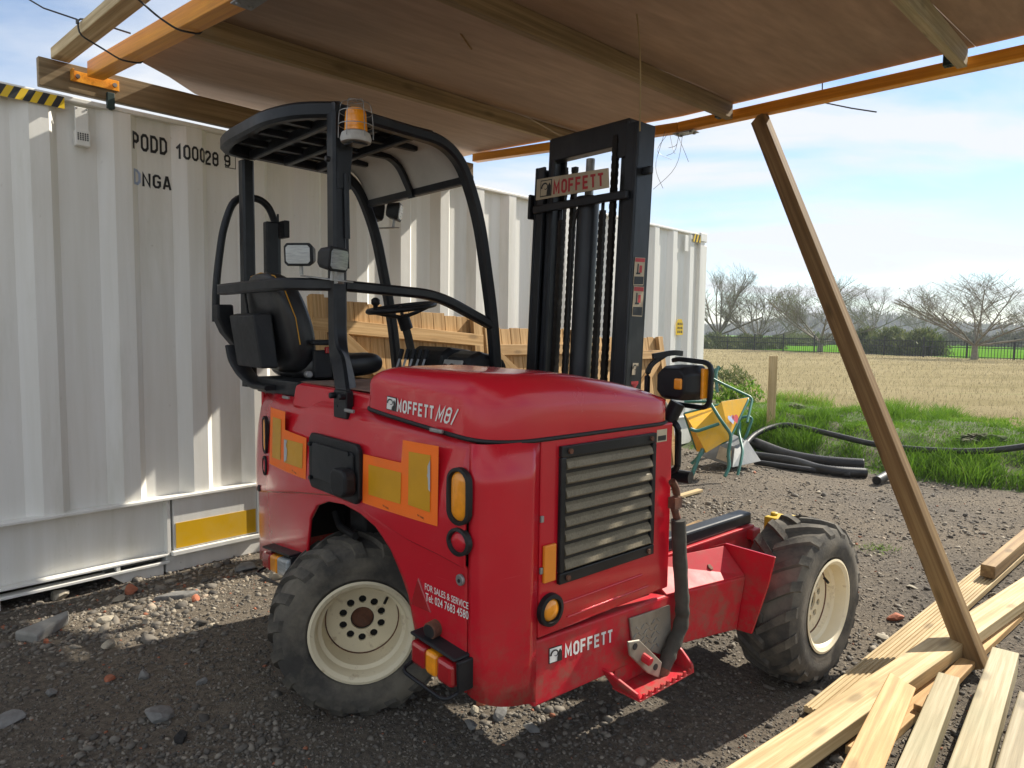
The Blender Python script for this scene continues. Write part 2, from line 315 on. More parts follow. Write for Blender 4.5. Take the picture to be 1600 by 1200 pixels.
GLY = {'O': [(OC, 1)], '0': [(OC, 1)], 'D': [([(0, 0), (.62, 0), (1, .2), (1, .8), (.62, 1), (0, 1)], 1)],
 'P': [([(0, -.09), (0, 1), (.70, 1), (1, .87), (1, .58), (.70, .45), (.17, .45)], 0)], '1': [([(.10, .74), (.62, 1.0), (.62, -.09)], 0)],
 '2': [([(0, .72), (0, .86), (.26, 1), (.74, 1), (1, .84), (1, .66), (0, .12), (0, 0), (1.12, 0)], 0)], '8': [([(.28, .53), (.72, .53), (1, .66), (1, .86), (.72, 1), (.28, 1), (0, .86), (0, .66)], 1), ([(.02, .58), (0, .40), (0, .14), (.28, 0), (.72, 0), (1, .14), (1, .40), (.98, .58)], 0)],
 '9': [([(.28, .44), (.72, .44), (1, .56), (1, .86), (.72, 1), (.28, 1), (0, .86), (0, .56)], 1), ([(.99, .60), (1, .2), (.74, 0), (.26, 0), (0, .16)], 0)],
 'N': [([(0, -.09), (0, 1), (1, 0), (1, 1.09)], 0)], 'G': [([(1, .74), (1, .85), (.72, 1), (.28, 1), (0, .84), (0, .16), (.28, 0), (.72, 0), (1, .16), (1, .46), (.55, .46)], 0)],
 'A': [([(-.05, -.09), (.42, 1.0), (.58, 1.0), (1.05, -.09)], 0), ([(.22, .24), (.78, .24)], 0)], 'M': [([(-.1, -.09), (-.1, 1), (.5, .25), (1.1, 1), (1.1, -.09)], 0)],
 'F': [([(0, -.09), (0, 1), (1.05, 1)], 0), ([(.14, .50), (.92, .50)], 0)], 'E': [([(1.05, 0), (0, 0), (0, 1), (1.05, 1)], 0), ([(.14, .50), (.95, .50)], 0)], 'T': [([(-.1, 1), (1.1, 1)], 0), ([(.5, .905), (.5, -.09)], 0)], '/': [([(.1, -.09), (.7, 1.09)], 0)]}
def stencil(s, th=.19, wd=.44, gap=.13, shear=0):      # heavy condensed capitals
    bm = bmesh.new(); x0 = 0
    for ch in s:
        if ch == ' ': x0 += wd*.7; continue
        for pl, closed in GLY[ch]:
            pts = [Vector((x*wd, th/2+y*(1-th), 0)) for x, y in pl]; n = len(pts); L, R = [], []
            for i in range(n):
                a = pts[i-1] if (closed or i > 0) else None; b = pts[(i+1) % n] if (closed or i < n-1) else None; p = pts[i]
                d1 = (p-a).normalized() if a else (b-p).normalized(); d2 = (b-p).normalized() if b else d1
                n1, n2 = Vector((-d1.y, d1.x, 0)), Vector((-d2.y, d2.x, 0)); m_ = (n1+n2); m_ = m_.normalized() if m_.length > 1e-4 else n1; k = th/2/max(.45, m_.dot(n1)); L.append(p+m_*k); R.append(p-m_*k)
            lv = [bm.verts.new((p.x+x0, p.y, 0)) for p in L]; rv = [bm.verts.new((p.x+x0, p.y, 0)) for p in R]
            for i in range(n if closed else n-1): j = (i+1) % n; bm.faces.new((lv[i], lv[j], rv[j], rv[i]))
        x0 += (wd*1.2 if ch == 'M' else wd*.75 if ch == '1' else wd)+th+gap
    if shear:
        for v in bm.verts: v.co.x += shear*v.co.y
    xs = [v.co.x for v in bm.verts]; ys = [v.co.y for v in bm.verts]; a, b, c, d = min(xs), max(xs), min(ys), max(ys)
    for v in bm.verts: v.co = Vector(((v.co.x-a)/(b-a), (v.co.y-c)/(d-c), 0))
    return bm
def slice_bm(bm, cuts, n=(1, 0, 0)):
    for x in cuts: bmesh.ops.bisect_plane(bm, geom=bm.verts[:]+bm.edges[:]+bm.faces[:], plane_co=Vector(n)*x, plane_no=n, dist=1e-6)
def map_bm(bm, fn, name, mat, parent):
    for v in bm.verts: v.co = fn(v.co.x, v.co.y)
    bmesh.ops.triangulate(bm, faces=bm.faces[:])
    me = bpy.data.meshes.new(name); bm.to_mesh(me); bm.free(); me.materials.append(MAT[mat])
    return link(name, me, parent)
def poly_bm(polys):
    bm = bmesh.new()
    for p in polys: bm.faces.new([bm.verts.new((x, y, 0)) for x, y in p])
    return bm
def horn_polys():                  # curled horn emblem, unit square
    P = []; pts = []
    for i in range(26):
        a = 2.9+i/25*5.6; r = .10+.23*(1-i/25)**.8; pts.append((.44+r*1.1*math.cos(-a), .56+r*math.sin(-a), .075*(1-i/32)))
    for i in range(25):
        (x0, y0, w0), (x1, y1, w1) = pts[i], pts[i+1]; dx, dy = x1-x0, y1-y0; l = math.hypot(dx, dy); nx, ny = -dy/l, dx/l
        P.append([(x0+nx*w0, y0+ny*w0), (x0-nx*w0, y0-ny*w0), (x1-nx*w1, y1-ny*w1), (x1+nx*w1, y1+ny*w1)])
    P.append([(.60, .0), (1, 0), (1, .62), (.86, .86), (.74, .70), (.80, .42), (.62, .25)])
    return P
def emblem(fn, parent, inv=False):  # fn(u,v,lift) -> local point over the unit square
    a = map_bm(poly_bm([[(0, 0), (1, 0), (1, 1), (0, 1)]]), lambda x, y: fn(x, y, .001), 'emblem', 'black_print', parent)
    e = .06; bm = poly_bm([[(e, e), (1-e, e), (1-e, 1-e), (e, 1-e)]]); map_bm(bm, lambda x, y: fn(x, y, .002), 'emblem_field', 'white_print' if not inv else 'sign_board', a)
    map_bm(poly_bm(horn_polys()), lambda x, y: fn(e+x*(1-2*e), e+y*(1-2*e), .003), 'emblem_horn', 'black_print', a)
    return a
# ------------------------------------------------------------------ ground
B_O = Vector((math.cos(math.radians(43.6)), -math.sin(math.radians(43.6)), 0))*-4.612
B = Frame(B_O, 43.6)               # container frame: x out from its long wall, y along it
def sstep(a, b, x): t = np.clip((x-a)/(b-a), 0, 1); return t*t*(3-2*t)
def wob(x, y): return (np.sin(x*1.7+y*.9)+np.sin(x*.8-y*2.1+1.3)+.6*np.sin(x*4.1+y*3.3)+.5*np.sin(x*6.3-y*5.1+.7))/3.1
def gh(x, y):
    x = np.asarray(x, float); y = np.asarray(y, float)
    dx, dy = x-B_O.x, y-B_O.y; ou = dx*B.R.x+dy*B.R.y; al = dx*B.F.x+dy*B.F.y
    s = al-8.05-.22*wob(x*1.3, y*1.3)
    bank = .36*sstep(0, 1.5, s)*(1-.55*sstep(2.2, 6, s))
    near = 1-sstep(8, 14, np.hypot(x, y))
    rub = -.10*(1-sstep(.15, 1.0, ou))*(1-sstep(7, 8, al))*sstep(-3.4, -2.4, ou)
    rim = .035*wob(x*2.2, y*2.2)*sstep(0, .6, s)*(1-sstep(6, 12, s))*2
    return bank+.014*wob(x*1.9, y*1.9)*near+.006*wob(x*7+2, y*7)*near+rub+rim+.05*sstep(10, 40, s)*wob(x*.13, y*.13)
def gh1(x, y): return float(gh(x, y))
def on_ground(px, py, off=0):      # where the terrain itself lies under a direction of view
    z = 0
    for _ in range(30): p = G(px, py, z+off); z = .5*z+.5*gh1(p.x, p.y)
    return G(px, py, z+off)
def axis(lo, a, b, hi, d):
    c = list(np.arange(a, b, d)); s = d
    while c[-1] < hi: s *= 1.13; c.append(c[-1]+s)
    s = d
    while c[0] > lo: s *= 1.13; c.insert(0, c[0]-s)
    return np.array(c)
gx, gy = axis(-900, -4, 6.5, 900, .07), axis(-60, .6, 12, 1500, .07)
X, Y = np.meshgrid(gx, gy); Z = gh(X, Y); nx, ny = len(gx), len(gy)
idx = np.arange(nx*ny).reshape(ny, nx)
fc = np.stack([idx[:-1, :-1], idx[:-1, 1:], idx[1:, 1:], idx[1:, :-1]], -1).reshape(-1, 4)
me = np_mesh('ground', np.stack([X, Y, Z], -1).reshape(-1, 3), fc, ['gravel', 'soil', 'field', 'meadow'], smooth=True)
cx = (X[:-1, :-1]+X[1:, 1:])/2; cy = (Y[:-1, :-1]+Y[1:, 1:])/2
al = (cx-B_O.x)*B.F.x+(cy-B_O.y)*B.F.y; ou_ = (cx-B_O.x)*B.R.x+(cy-B_O.y)*B.R.y
FL, FR = G(1130, 546, .15), G(1600, 563, .15); fd = (FR-FL).normalized(); fn_ = Vector((-fd.y, fd.x, 0))
if fn_.y < 0: fn_ = -fn_
beyond = (cx-FL.x)*fn_.x+(cy-FL.y)*fn_.y
mi = np.where(al < 8.1+.22*wob(cx*1.3, cy*1.3), 0, np.where(al < 11.2+.8*wob(cx*.6, cy*.6), 1, 2)); mi = np.where(beyond > 1, 3, mi)
me.polygons.foreach_set('material_index', mi.ravel().astype(np.int32))
tag(link('ground', me), kind='structure')
# loose stones too many to count
phi = (1+5**.5)/2
ICO = np.array([(-1, phi, 0), (1, phi, 0), (-1, -phi, 0), (1, -phi, 0), (0, -1, phi), (0, 1, phi), (0, -1, -phi), (0, 1, -phi), (phi, 0, -1), (phi, 0, 1), (-phi, 0, -1), (-phi, 0, 1)])/1.9
ICF = np.array([(0, 11, 5), (0, 5, 1), (0, 1, 7), (0, 7, 10), (0, 10, 11), (1, 5, 9), (5, 11, 4), (11, 10, 2), (10, 7, 6), (7, 1, 8), (3, 9, 4), (3, 4, 2), (3, 2, 6), (3, 6, 8), (3, 8, 9), (4, 9, 5), (2, 4, 11), (6, 2, 10), (8, 6, 7), (9, 8, 1)])
def stones(n, x, y, size, rnd):
    a = rng.uniform(0, 2*PI, n); v = np.repeat(ICO[None], n, 0)*rng.uniform(.6, 1.35, (n, 12, 1))*np.stack([rng.uniform(.7, 1.3, n), rng.uniform(.6, 1.1, n), rng.uniform(.4, .8, n)], -1)[:, None]*size[:, None, None]
    tl = rng.normal(0, .35, n); ct, st = np.cos(tl)[:, None], np.sin(tl)[:, None]
    v = np.stack([v[..., 0]*ct-v[..., 2]*st, v[..., 1], v[..., 0]*st+v[..., 2]*ct], -1)
    ca, sa = np.cos(a)[:, None], np.sin(a)[:, None]
    v = np.stack([v[..., 0]*ca-v[..., 1]*sa+x[:, None], v[..., 0]*sa+v[..., 1]*ca+y[:, None], v[..., 2]+gh(x, y)[:, None]+size[:, None]*.12], -1)
    f = (ICF[None]+(np.arange(n)*12)[:, None, None]).reshape(-1, 3)
    return v.reshape(-1, 3), f, np.repeat(rnd, 12)
n = 120000
d = 1.45*np.exp(rng.uniform(0, 1, n)**.9*math.log(13/1.45)); th = rng.uniform(-.84, .74, n); x = d*np.tan(th); y = d
al = (x-B_O.x)*B.F.x+(y-B_O.y)*B.F.y; ou = (x-B_O.x)*B.R.x+(y-B_O.y)*B.R.y
k = (ou > -.15) & (al < 8.5+.3*wob(x*2, y*2)); x, y, al, ou, d = x[k], y[k], al[k], ou[k], d[k]; n = len(x)
rubble = sstep(1.25, .5, ou)*sstep(3.4, 2, al)
patch = sstep(.0, .7, wob(x*2.3+1, y*2.3))
size = np.exp(rng.normal(math.log(.0052), .52, n))*(1+.9*rubble*rng.uniform(0, 1, n))*(1+.10*np.clip(d-2.5, 0, 6))*(.75+.5*patch); size = np.clip(size, .003, .038)
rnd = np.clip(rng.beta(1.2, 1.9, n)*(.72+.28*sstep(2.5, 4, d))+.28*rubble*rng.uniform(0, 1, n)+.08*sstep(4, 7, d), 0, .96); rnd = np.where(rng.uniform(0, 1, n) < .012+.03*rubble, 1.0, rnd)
v, f, r = stones(n, x, y, size, rnd)
o = link('gravel', np_mesh('gravel', v, f, ['stone'], r)); tag(o, 'loose crushed stones spread over the yard', 'gravel', kind='stuff')
# single larger stones
def rock(name, px, py, s, mat, label, flat=.6, cat='stone', grp='larger stones lying on the yard'):
    p = on_ground(px, py); bm = bmesh.new(); bmesh.ops.create_icosphere(bm, subdivisions=2, radius=1); sd_ = rng.uniform(0, 9)
    rr = np.random.default_rng(int(px*7+py))
    pl = [(Vector(rr.normal(0, 1, 3)).normalized(), rr.uniform(.42, .8)) for _ in range(11)]
    for q in bm.verts:
        for nrm, dd in pl:
            e = q.co.dot(nrm)-dd
            if e > 0: q.co -= nrm*e
        q.co = Vector((q.co.x*s*1.15, q.co.y*s*.85, q.co.z*s*flat))
    me = bpy.data.meshes.new(name); bm.to_mesh(me); bm.free(); me.materials.append(MAT[mat])
    o = link(name, me); o.location = (p.x, p.y, gh1(p.x, p.y)+s*flat*.45); o.rotation_euler = (rr.uniform(-.3, .3), rr.uniform(-.3, .3), rr.uniform(0, 6)); tag(o, label, cat, grp)
rock('brick_fragment', 207, 926, .052, 'brick', 'orange brick fragment lying just below the container skid', .8, 'brick')
rock('brick_fragment', 306, 938, .035, 'brick', 'small orange brick chip right of the grey slab piece', .6, 'brick')
rock('brick_fragment', 172, 1063, .028, 'brick', 'small reddish brick chip in the dark foreground gravel', .7, 'brick')
rock('brick_fragment', 72, 1004, .022, 'brick', 'tiny red brick chip below the flat concrete piece', .7, 'brick')
rock('brick_fragment', 1400, 968, .05, 'brick', 'reddish brown brick piece between front wheel and timber prop', .5, 'brick')
rock('stone', 168, 972, .055, 'pale_stone', 'pale rounded stone in the sunlit rubble beside the concrete piece')
rock('stone', 92, 936, .06, 'pale_stone', 'pale stone at the foot of the container, leftmost of the pale ones', .7)
rock('stone', 185, 940, .04, 'pale_stone', 'small pale stone just below the orange brick fragment')
rock('stone', 172, 1010, .05, 'pale_stone', 'tan stone at the edge of sun and shade left of rear wheel', .5)
rock('stone', 224, 1060, .035, 'grey_stone', 'light grey round stone in shaded gravel near the brick chip', .8)
rock('stone', 316, 1068, .025, 'grey_stone', 'small egg shaped grey stone in shaded gravel left of rear wheel', .8)
rock('stone', 245, 1122, .075, 'grey_stone', 'large flat dark stone in the front left gravel', .35)
rock('stone', 78, 1086, .035, 'grey_stone', 'grey stone half buried in the far left foreground', .6)
rock('stone', 283, 1156, .04, 'well', 'black lump of tarmac in the foreground gravel', .6)
rock('stone', 10, 1130, .06, 'grey_stone', 'flat grey stone at the left edge of the foreground', .4)
rock('stone', 736, 1137, .034, 'grey_stone', 'grey stone under the rear right corner of the forklift', .8)
rock('stone', 780, 1122, .042, 'grey_stone', 'larger block of stone just under the forklift corner panel', .8)
rock('stone', 742, 1112, .024, 'pale_stone', 'small pale stone beside the block under the forklift corner', .8)
rock('stone', 752, 1100, .03, 'brick', 'reddish stone touching the bottom of the red corner panel', .8)
rock('stone', 830, 1140, .035, 'grey_stone', 'rounded stone in front of the red corner panel', .7)
rock('stone', 1378, 998, .05, 'pale_stone', 'flat tan stone beside the front wheel toward the decking board', .35)
rock('stone', 1425, 918, .04, 'pale_stone', 'flat pale stone behind the front wheel left of the prop', .3)
rock('stone', 433, 905, .06, 'pale_stone', 'pale broken stone beneath the left tail lamp', .7)
rock('stone', 385, 892, .07, 'grey_stone', 'dark block of rubble against the forklift\'s left rear', .6)
m = MB(); p = G(55, 985); q = G(106, 958); m.prism([V(p.x-.09, p.y-.02, -.05), V(p.x+.05, p.y-.06, -.05), V(q.x+.02, q.y-.03, -.05), V(q.x-.02, q.y+.04, -.05)], (0, 0, .055))
tag(m.build('concrete_piece', 'concrete', bevel=.012), 'flat wedge of broken concrete in the sunlit rubble', 'concrete')
m = MB(); p = G(272, 922); m.prism([V(p.x-.1, p.y-.04, -.07), V(p.x+.07, p.y-.03, -.06), V(p.x+.12, p.y+.05, -.06), V(p.x-.02, p.y+.06, -.07)], (0, 0, .045))
tag(m.build('slab_piece', 'grey_stone', bevel=.01), 'grey broken slab piece near the container base', 'stone')
# ------------------------------------------------------------------ shipping container
PER, PH0 = .42, 1.09
def prof_x(a):                     # depth of the pressed wall at a distance along it
    u = (a-PH0) % PER
    if u < .045: return -.045*u/.045
    if u < .245: return -.045
    if u < .325: return -.045*(1-(u-.245)/.08)
    return 0.
CB = B.empty('shipping_container'); tag(CB, 'off-white corrugated steel storage container behind the forklift', 'container')
A0, A1, CT, CR = -3.6, 8.5, 2.78, .40
br = []
kk = math.floor((A0+.15-PH0)/PER)
while PH0+kk*PER < A1-.12:
    for u in (0, .045, .245, .325): br.append(PH0+kk*PER+u)
    kk += 1
br = [A0+.12]+[a for a in br if A0+.12 < a < A1-.12]+[A1-.12]
m = MB(); m.grid([[V(prof_x(a), a, z) for a in br] for z in (CR, 1.2, 2.0, CT-.028)]); m.build('side_wall', 'container', CB, recalc=False)
part('top_rail', 'container', CB, lambda m: m.b2((-.05, A0, CT-.028), (.004, A1, CT)), bevel=.006)
part('bottom_ledge', 'container', CB, lambda m: m.b2((-.06, A0, CR-.012), (.028, A1, CR+.008)), bevel=.004)
part('corner_post', 'container', CB, lambda m: m.b2((-.12, A1-.12, -.08), (.004, A1, CT-.002)), bevel=.01)
part('corner_post', 'container', CB, lambda m: m.b2((-.12, A0, -.08), (.004, A0+.12, CT-.002)), bevel=.01)
part('door_post', 'container', CB, lambda m: m.b2((-.16, A1+.003, -.05), (-.03, A1+.13, CT-.13)), bevel=.01)
part('end_wall', 'container', CB, lambda m: m.b2((-2.43, A1-.1, 0), (-.121, A1-.05, CT-.06)))
part('end_wall', 'container', CB, lambda m: m.b2((-2.43, A0+.05, 0), (-.121, A0+.1, CT-.06)))
part('back_wall', 'container', CB, lambda m: m.b2((-2.43, A0, 0), (-2.40, A1, CT-.05)))
part('roof_sheet', 'container', CB, lambda m: m.b2((-2.43, A0, CT-.05), (-.051, A1, CT-.02)))
part('floor_sheet', 'container', CB, lambda m: m.b2((-2.39, A0+.12, .1), (-.2, A1-.12, .14)))
for y in (A0, A1-.13):
    part('corner_casting', 'container', CB, lambda m: m.b2((-.16, y-.004, CT-.1), (.016, y+.17, CT+.018)), bevel=.01)
def base_bay(y0, y1):
    part('base_panel', 'container', CB, lambda m: m.b2((-.075, y0, .012), (-.065, y1, CR-.012)))
    part('base_flange', 'container', CB, lambda m: (m.b2((-.064, y0, .02), (.0, y1, .034)), m.b2((-.064, y0, -.03), (.002, y1, -.012))), bevel=.003)
    for y in (y0, y0+.06, y1-.3, y1):
        part('stiffener', 'container', CB, lambda m: m.b2((-.063, y-.01, -.011 if y < y1 else .035), (-.003, y+.01, .019 if y < y1 else CR-.013)))
base_bay(.62, 1.67); base_bay(-2.4, -1.4)
part('base_panel', 'container', CB, lambda m: m.b2((-.06, -1.35, .03), (-.01, .58, CR-.013)), bevel=.004)
part('label_panel', 'container', CB, lambda m: m.b2((-.06, 1.695, .05), (.0, 2.26, CR-.013)), bevel=.004)
part('yellow_label', 'container_yellow', CB, lambda m: m.b2((.0005, 1.71, .06), (.003, 2.25, .225)))
part('label_frame', 'container', CB, lambda m: (m.b2((-.05, 1.68, .015), (.022, 2.28, .047)), m.b2((-.05, 2.262, .05), (.02, 2.282, CR-.013))), bevel=.005)
part('base_panel', 'container', CB, lambda m: m.b2((-.06, 2.29, .03), (-.01, A1-.13, CR-.013)), bevel=.004)
m = MB(); m.prism([V(-.02, 1.30, -.012), V(-.02, 1.64, -.012), V(-.02, 1.64, -.115), V(-.02, 1.42, -.115)], (-.5, 0, 0)); m.build('skid_foot', 'container', CB, bevel=.006)
part('skid_rail', 'container', CB, lambda m: m.b2((-.5, 1.655, -.10), (-.025, 4.6, .012)), bevel=.006)
part('skid_foot', 'container', CB, lambda m: m.b2((-.5, .3, -.13), (-.03, .78, -.032)), bevel=.006)
part('skid_rail', 'container', CB, lambda m: m.b2((-.5, 6.2, -.10), (-.025, 8.1, .012)), bevel=.006)
part('vent_plate', 'container', CB, lambda m: (m.b2((.0, 1.215, 2.60), (.006, 1.285, 2.73)), m.b2((-.03, 1.215, 2.515), (.014, 1.288, 2.60))), bevel=.003)
part('vent_grid', 'black_print', CB, lambda m: [m.b2((.0145, 1.224+i*.012, 2.545+j*.011), (.0155, 1.231+i*.012, 2.553+j*.011)) for i in range(5) for j in range(4)])
part('rivet', 'steel', CB, lambda m: [m.cyl((.006, y, z), (.010, y, z), .005, 8) for y, z in ((1.225, 2.722), (1.275, 2.722), (1.25, 2.528))])
part('vent_plate', 'container', CB, lambda m: m.b2((.0, 7.98, 2.52), (.012, 8.06, 2.72)), bevel=.003)
def tape(y0, y1, z0, z1, nn):
    w = (y1-y0)/nn; ym = MB()
    P = [[], []]
    for i in range(-1, nn):
        a = [(y0+i*w, z0), (y0+(i+1)*w, z0), (y0+(i+2)*w, z1), (y0+(i+1)*w, z1)]
        a = [(min(max(y, y0), y1), z) for y, z in a]
        P[i % 2].append(a)
    for k, mt in ((0, 'yellow_tape'), (1, 'black_tape')):
        m = MB()
        for a in P[k]: m.add([V(.0155, y, z) for y, z in a], [(0, 1, 2, 3)])
        m.build('hazard_tape', mt, CB, recalc=False)
tape(.60, 1.165, 2.70, 2.765, 17); tape(8.17, 8.36, 2.66, 2.76, 5)
m = MB(); m.prism([V(.004, 7.83, 1.46), V(.004, 8.0, 1.46), V(.004, 8.0, 1.60), V(.004, 7.96, 1.66), V(.004, 7.87, 1.66), V(.004, 7.83, 1.60)], (.003, 0, 0)); m.build('yellow_sticker', 'yellow_tape', CB)
for j in range(3): part('sticker_print', 'black_print', CB, lambda m: [m.b2((.0075, 7.865+i*.045, 1.485+j*.05), (.0085, 7.89+i*.045, 1.515+j*.05)) for i in range(3)])
cuts = [a for a in br if 1.4 < a < 2.3]
def wall_text(s, y0, y1, z0, z1, mat):
    bm = stencil(s, .17); slice_bm(bm, [(a-y0)/(y1-y0) for a in cuts if y0 < a < y1])
    map_bm(bm, lambda x, y: V(prof_x(y0+x*(y1-y0))+.0025, y0+x*(y1-y0), z0+y*(z1-z0)), 'lettering', mat, CB)['label'] = 'painted letters '+s
wall_text('PODD', 1.523, 1.732, 2.558, 2.663, 'black_print'); wall_text('100028', 1.778, 2.055, 2.545, 2.645, 'black_print'); wall_text('9', 2.092, 2.135, 2.555, 2.635, 'black_print')
wall_text('D', 1.524, 1.572, 2.348, 2.442, 'blue_print'); wall_text('NGA', 1.580, 1.752, 2.338, 2.438, 'black_print')
part('number_frame', 'black_print', CB, lambda m: (m.b2((.001, 2.078, 2.538), (.003, 2.150, 2.543)), m.b2((.001, 2.078, 2.65), (.003, 2.150, 2.655)), m.b2((.001, 2.078, 2.543), (.003, 2.082, 2.65)), m.b2((.001, 2.146, 2.543), (.003, 2.150, 2.65))))
# ------------------------------------------------------------------ timbers helper
TM = {}
def timber(name, a, b, w, h, mat, parent=None, roll=0, bevel=.004, up=(0, 0, 1)):
    a, b = Vector(a), Vector(b); L = (b-a).length; key = (round(L, 3), w, h, mat)
    if key not in TM:
        m = MB(); m.box((0, 0, 0), (L, w, h)); TM[key] = m.mesh(name, mat)
    o = link(name, TM[key], parent); x = (b-a).normalized(); u = Vector(up)
    if abs(x.dot(u)) > .99: u = V(0, 1, 0)
    y = u.cross(x).normalized(); z = x.cross(y)
    mt = Matrix((x, y, z)).transposed().to_4x4() @ Matrix.Rotation(roll, 4, 'X'); mt.translation = (a+b)/2; o.matrix_local = mt
    if bevel: md = o.modifiers.new('b', 'BEVEL'); md.width = bevel; md.segments = 2
    return o
# ------------------------------------------------------------------ timber gates leaning on the container
def gate(y0, y1, ztop, x0, x1, label, brace, drop=0):
    g = B.empty('timber_gate'); tag(g, label, 'gate', 'timber gates leaning on the container')
    slope = (x1-x0)/ztop
    def P(y, z, d=0): z = z*(1-drop*(y-y0)/(y1-y0)/ztop); return V(x0+slope*z+d, y, z)          # leans back to the wall as it rises
    n = int((y1-y0)/.115)
    for i in range(n): 
        y = y0+.06+i*(y1-y0-.12)/(n-1); timber('board', P(y, .03), P(y, ztop+.006*math.sin(i*2.3)-.01), .114, .016, 'pine_warm', g, bevel=.002, up=(1, 0, 0))
    for z in (.25, ztop-.20): timber('rail', P(y0, z, .035), P(y1, z, .035), .045, .095, 'pine_warm', g, bevel=.003, up=(slope, 0, 1))
    for y in (y0+.05, y1-.05): timber('stile', P(y, 0, .035), P(y, ztop, .035), .095, .044, 'pine_warm', g, bevel=.003, up=(1, 0, 0))
    a, b_ = brace; timber('brace', P(a, ztop-.245, .034), P(b_, .42, .034), .095, .042, 'pine_warm', g, bevel=.003, up=(1, 0, 0))
gate(2.42, 3.96, 1.72, .62, .42, 'timber gate with diagonal brace leaning behind the steering wheel', (2.60, 3.86), .13)
m_y = 4.12
gate(4.12, 5.45, 1.52, .55, .30, 'timber gate leaning on the container, partly hidden by the mast', (4.25, 5.35))
gate(5.6, 6.95, 1.44, .55, .30, 'timber gate leaning on the container nearest the wheelbarrows', (6.85, 5.75))
timber('stud', B.wor(.52, 4.05, 0), B.wor(.25, 4.06, 1.50), .05, .095, 'old_wood'); tag(bpy.data.objects['stud'], 'dark upright stud standing between two of the leaning gates', 'timber')
# ------------------------------------------------------------------ makeshift canopy
CN = B.empty('timber_canopy'); tag(CN, 'plywood canopy on orange beams resting on the container top', 'canopy')
AL, AR, OE = 1.32, 4.39, 4.45
def zb(a, o_): t = (a-AL)/(AR-AL); return (2.90-.072*o_)*(1-t)+(2.955-.040*min(o_, 2)+.01*max(0, o_-2))*t
timber('wall_plank', V(-.02, 1.05, 2.882), V(-.02, 4.31, 2.882), .047, .155, 'joist', CN)
def ibeam(p, q, w_, parent, h_=.085):
    L = (q-p).length; m = MB(); m.box((0, 0, 0), (L, w_, h_))
    o = link('edge_beam', m.mesh('edge_beam', 'orange_beam'), parent)
    x = (q-p).normalized(); y = V(0, 0, 1).cross(x).normalized(); z = x.cross(y); mt = Matrix((x, y, z)).transposed().to_4x4(); mt.translation = (p+q)/2; o.matrix_local = mt
    md = o.modifiers.new('b', 'BEVEL'); md.width = .004; md.segments = 2
ibeam(V(.035, AL, zb(AL, 0)+.043), V(OE+.3, AL, zb(AL, OE+.3)+.043), .085, CN)
ibeam(V(.0, 4.33, 3.008), V(2.0, 4.405, 2.917), .07, CN, .066); ibeam(V(2.003, 4.405, 2.917), V(OE+.3, 4.43, 2.937), .07, CN, .066)
timber('outer_timber', V(-.0, 1.155, 2.99), V(OE, 1.13, 2.83), .09, .06, 'pine', CN)
for o_ in (1.2, 2.45, 3.75):
    timber('joist', V(o_+.06, AL+.045, zb(AL, o_)+.055), V(o_-.05, AR-.045, zb(AR, o_)+.055), .047, .10, 'treated' if o_ > 3 else 'joist', CN, up=(0, 0, 1))
outs = [-.30, 1.2, 2.45, 3.75, OE+.15]
for i in range(4):
    rows = []; a0 = AL+.06 if i else AL+.16; a1 = AR-.015
    for a in np.linspace(a0, a1, 13):
        rows.append([V(o_ if i else max(o_, .24*(1-(a-a0)/.28)+.0 if a < a0+.6 else o_), a, zb(a, max(o_, 0))+.117+.004*math.sin(PI*j/6)*math.sin(PI*(a-a0)/(a1-a0))) for j, o_ in enumerate(np.linspace(outs[i]+.002, outs[i+1]-.002, 7))])
    m = MB(); m.grid(rows); m.build('plywood_sheet', 'plywood', CN, recalc=False, solid=.018)
def bracket(p, s, mat='bracket_green'): part('joist_hanger', mat, CN, lambda m: (m.box(p, s), m.cyl(Vector(p)+V(0, 0, 0), Vector(p)+V(0, 0, -s[2]/2-.006), .012, 8)), bevel=.003)
for o_ in (1.2, 2.45, 3.75):
    for a, sg in ((AL, 1), (AR, -1)): bracket((o_+.055 if sg > 0 else o_-.105, a+sg*.07, zb(a, o_)+.055), (.05, .05, .07))
bracket((.012, 1.40, 2.80), (.03, .04, .09))
part('corner_bracket', 'orange_beam', CN, lambda m: (m.b2((.005, 1.20, 2.865), (.012, 1.45, 2.925)), m.b2((.012, 1.20, 2.865), (.05, 1.21, 2.925))), bevel=.002)
part('bolt', 'steel', CN, lambda m: [m.cyl((.012, y, 2.895), (.022, y, 2.895), .012, 8) for y in (1.235, 1.425)])
def plate(a, o_): part('joining_plate', 'steel', CN, lambda m: (m.box((o_, a, zb(a, o_)+.0-.004), (.16, .085, .005)), *[m.cyl((o_+i*.05, a+j*.025, zb(a, o_)-.006), (o_+i*.05, a+j*.025, zb(a, o_)-.014), .011, 8) for i in (-1, 1) for j in (-1, 1)]))
plate(AL, 1.93); plate(4.405, 2.05)
for o_, ln in ((.62, .16), (1.35, .05)):
    z0, z1 = zb(AL, o_), 2.99-.036*o_
    pts = [V(o_+.02, AL+.048, z0+.13), V(o_+.02, AL+.05, z0-.008), V(o_, AL-.05, z0-.012), V(o_-.03, 1.2, z0+.03), V(o_-.04, 1.095, z1-.04), V(o_-.04, 1.09, z1+.04), V(o_-.03, 1.2, z1+.038), V(o_, AL-.0, z0+.135)]
    part('cable_tie', 'zip', CN, lambda m: (m.tube(fillet(pts, .03, 3), .0045, 6), m.tube([V(o_-.04, 1.09, z1+.03), V(o_-.1, 1.09-ln*.8, z1+.06), V(o_-.16, 1.09-ln*1.2, z1+.11)], .004, 6), m.box((o_-.04, 1.09, z1+.02), (.014, .012, .02))), smooth=40)
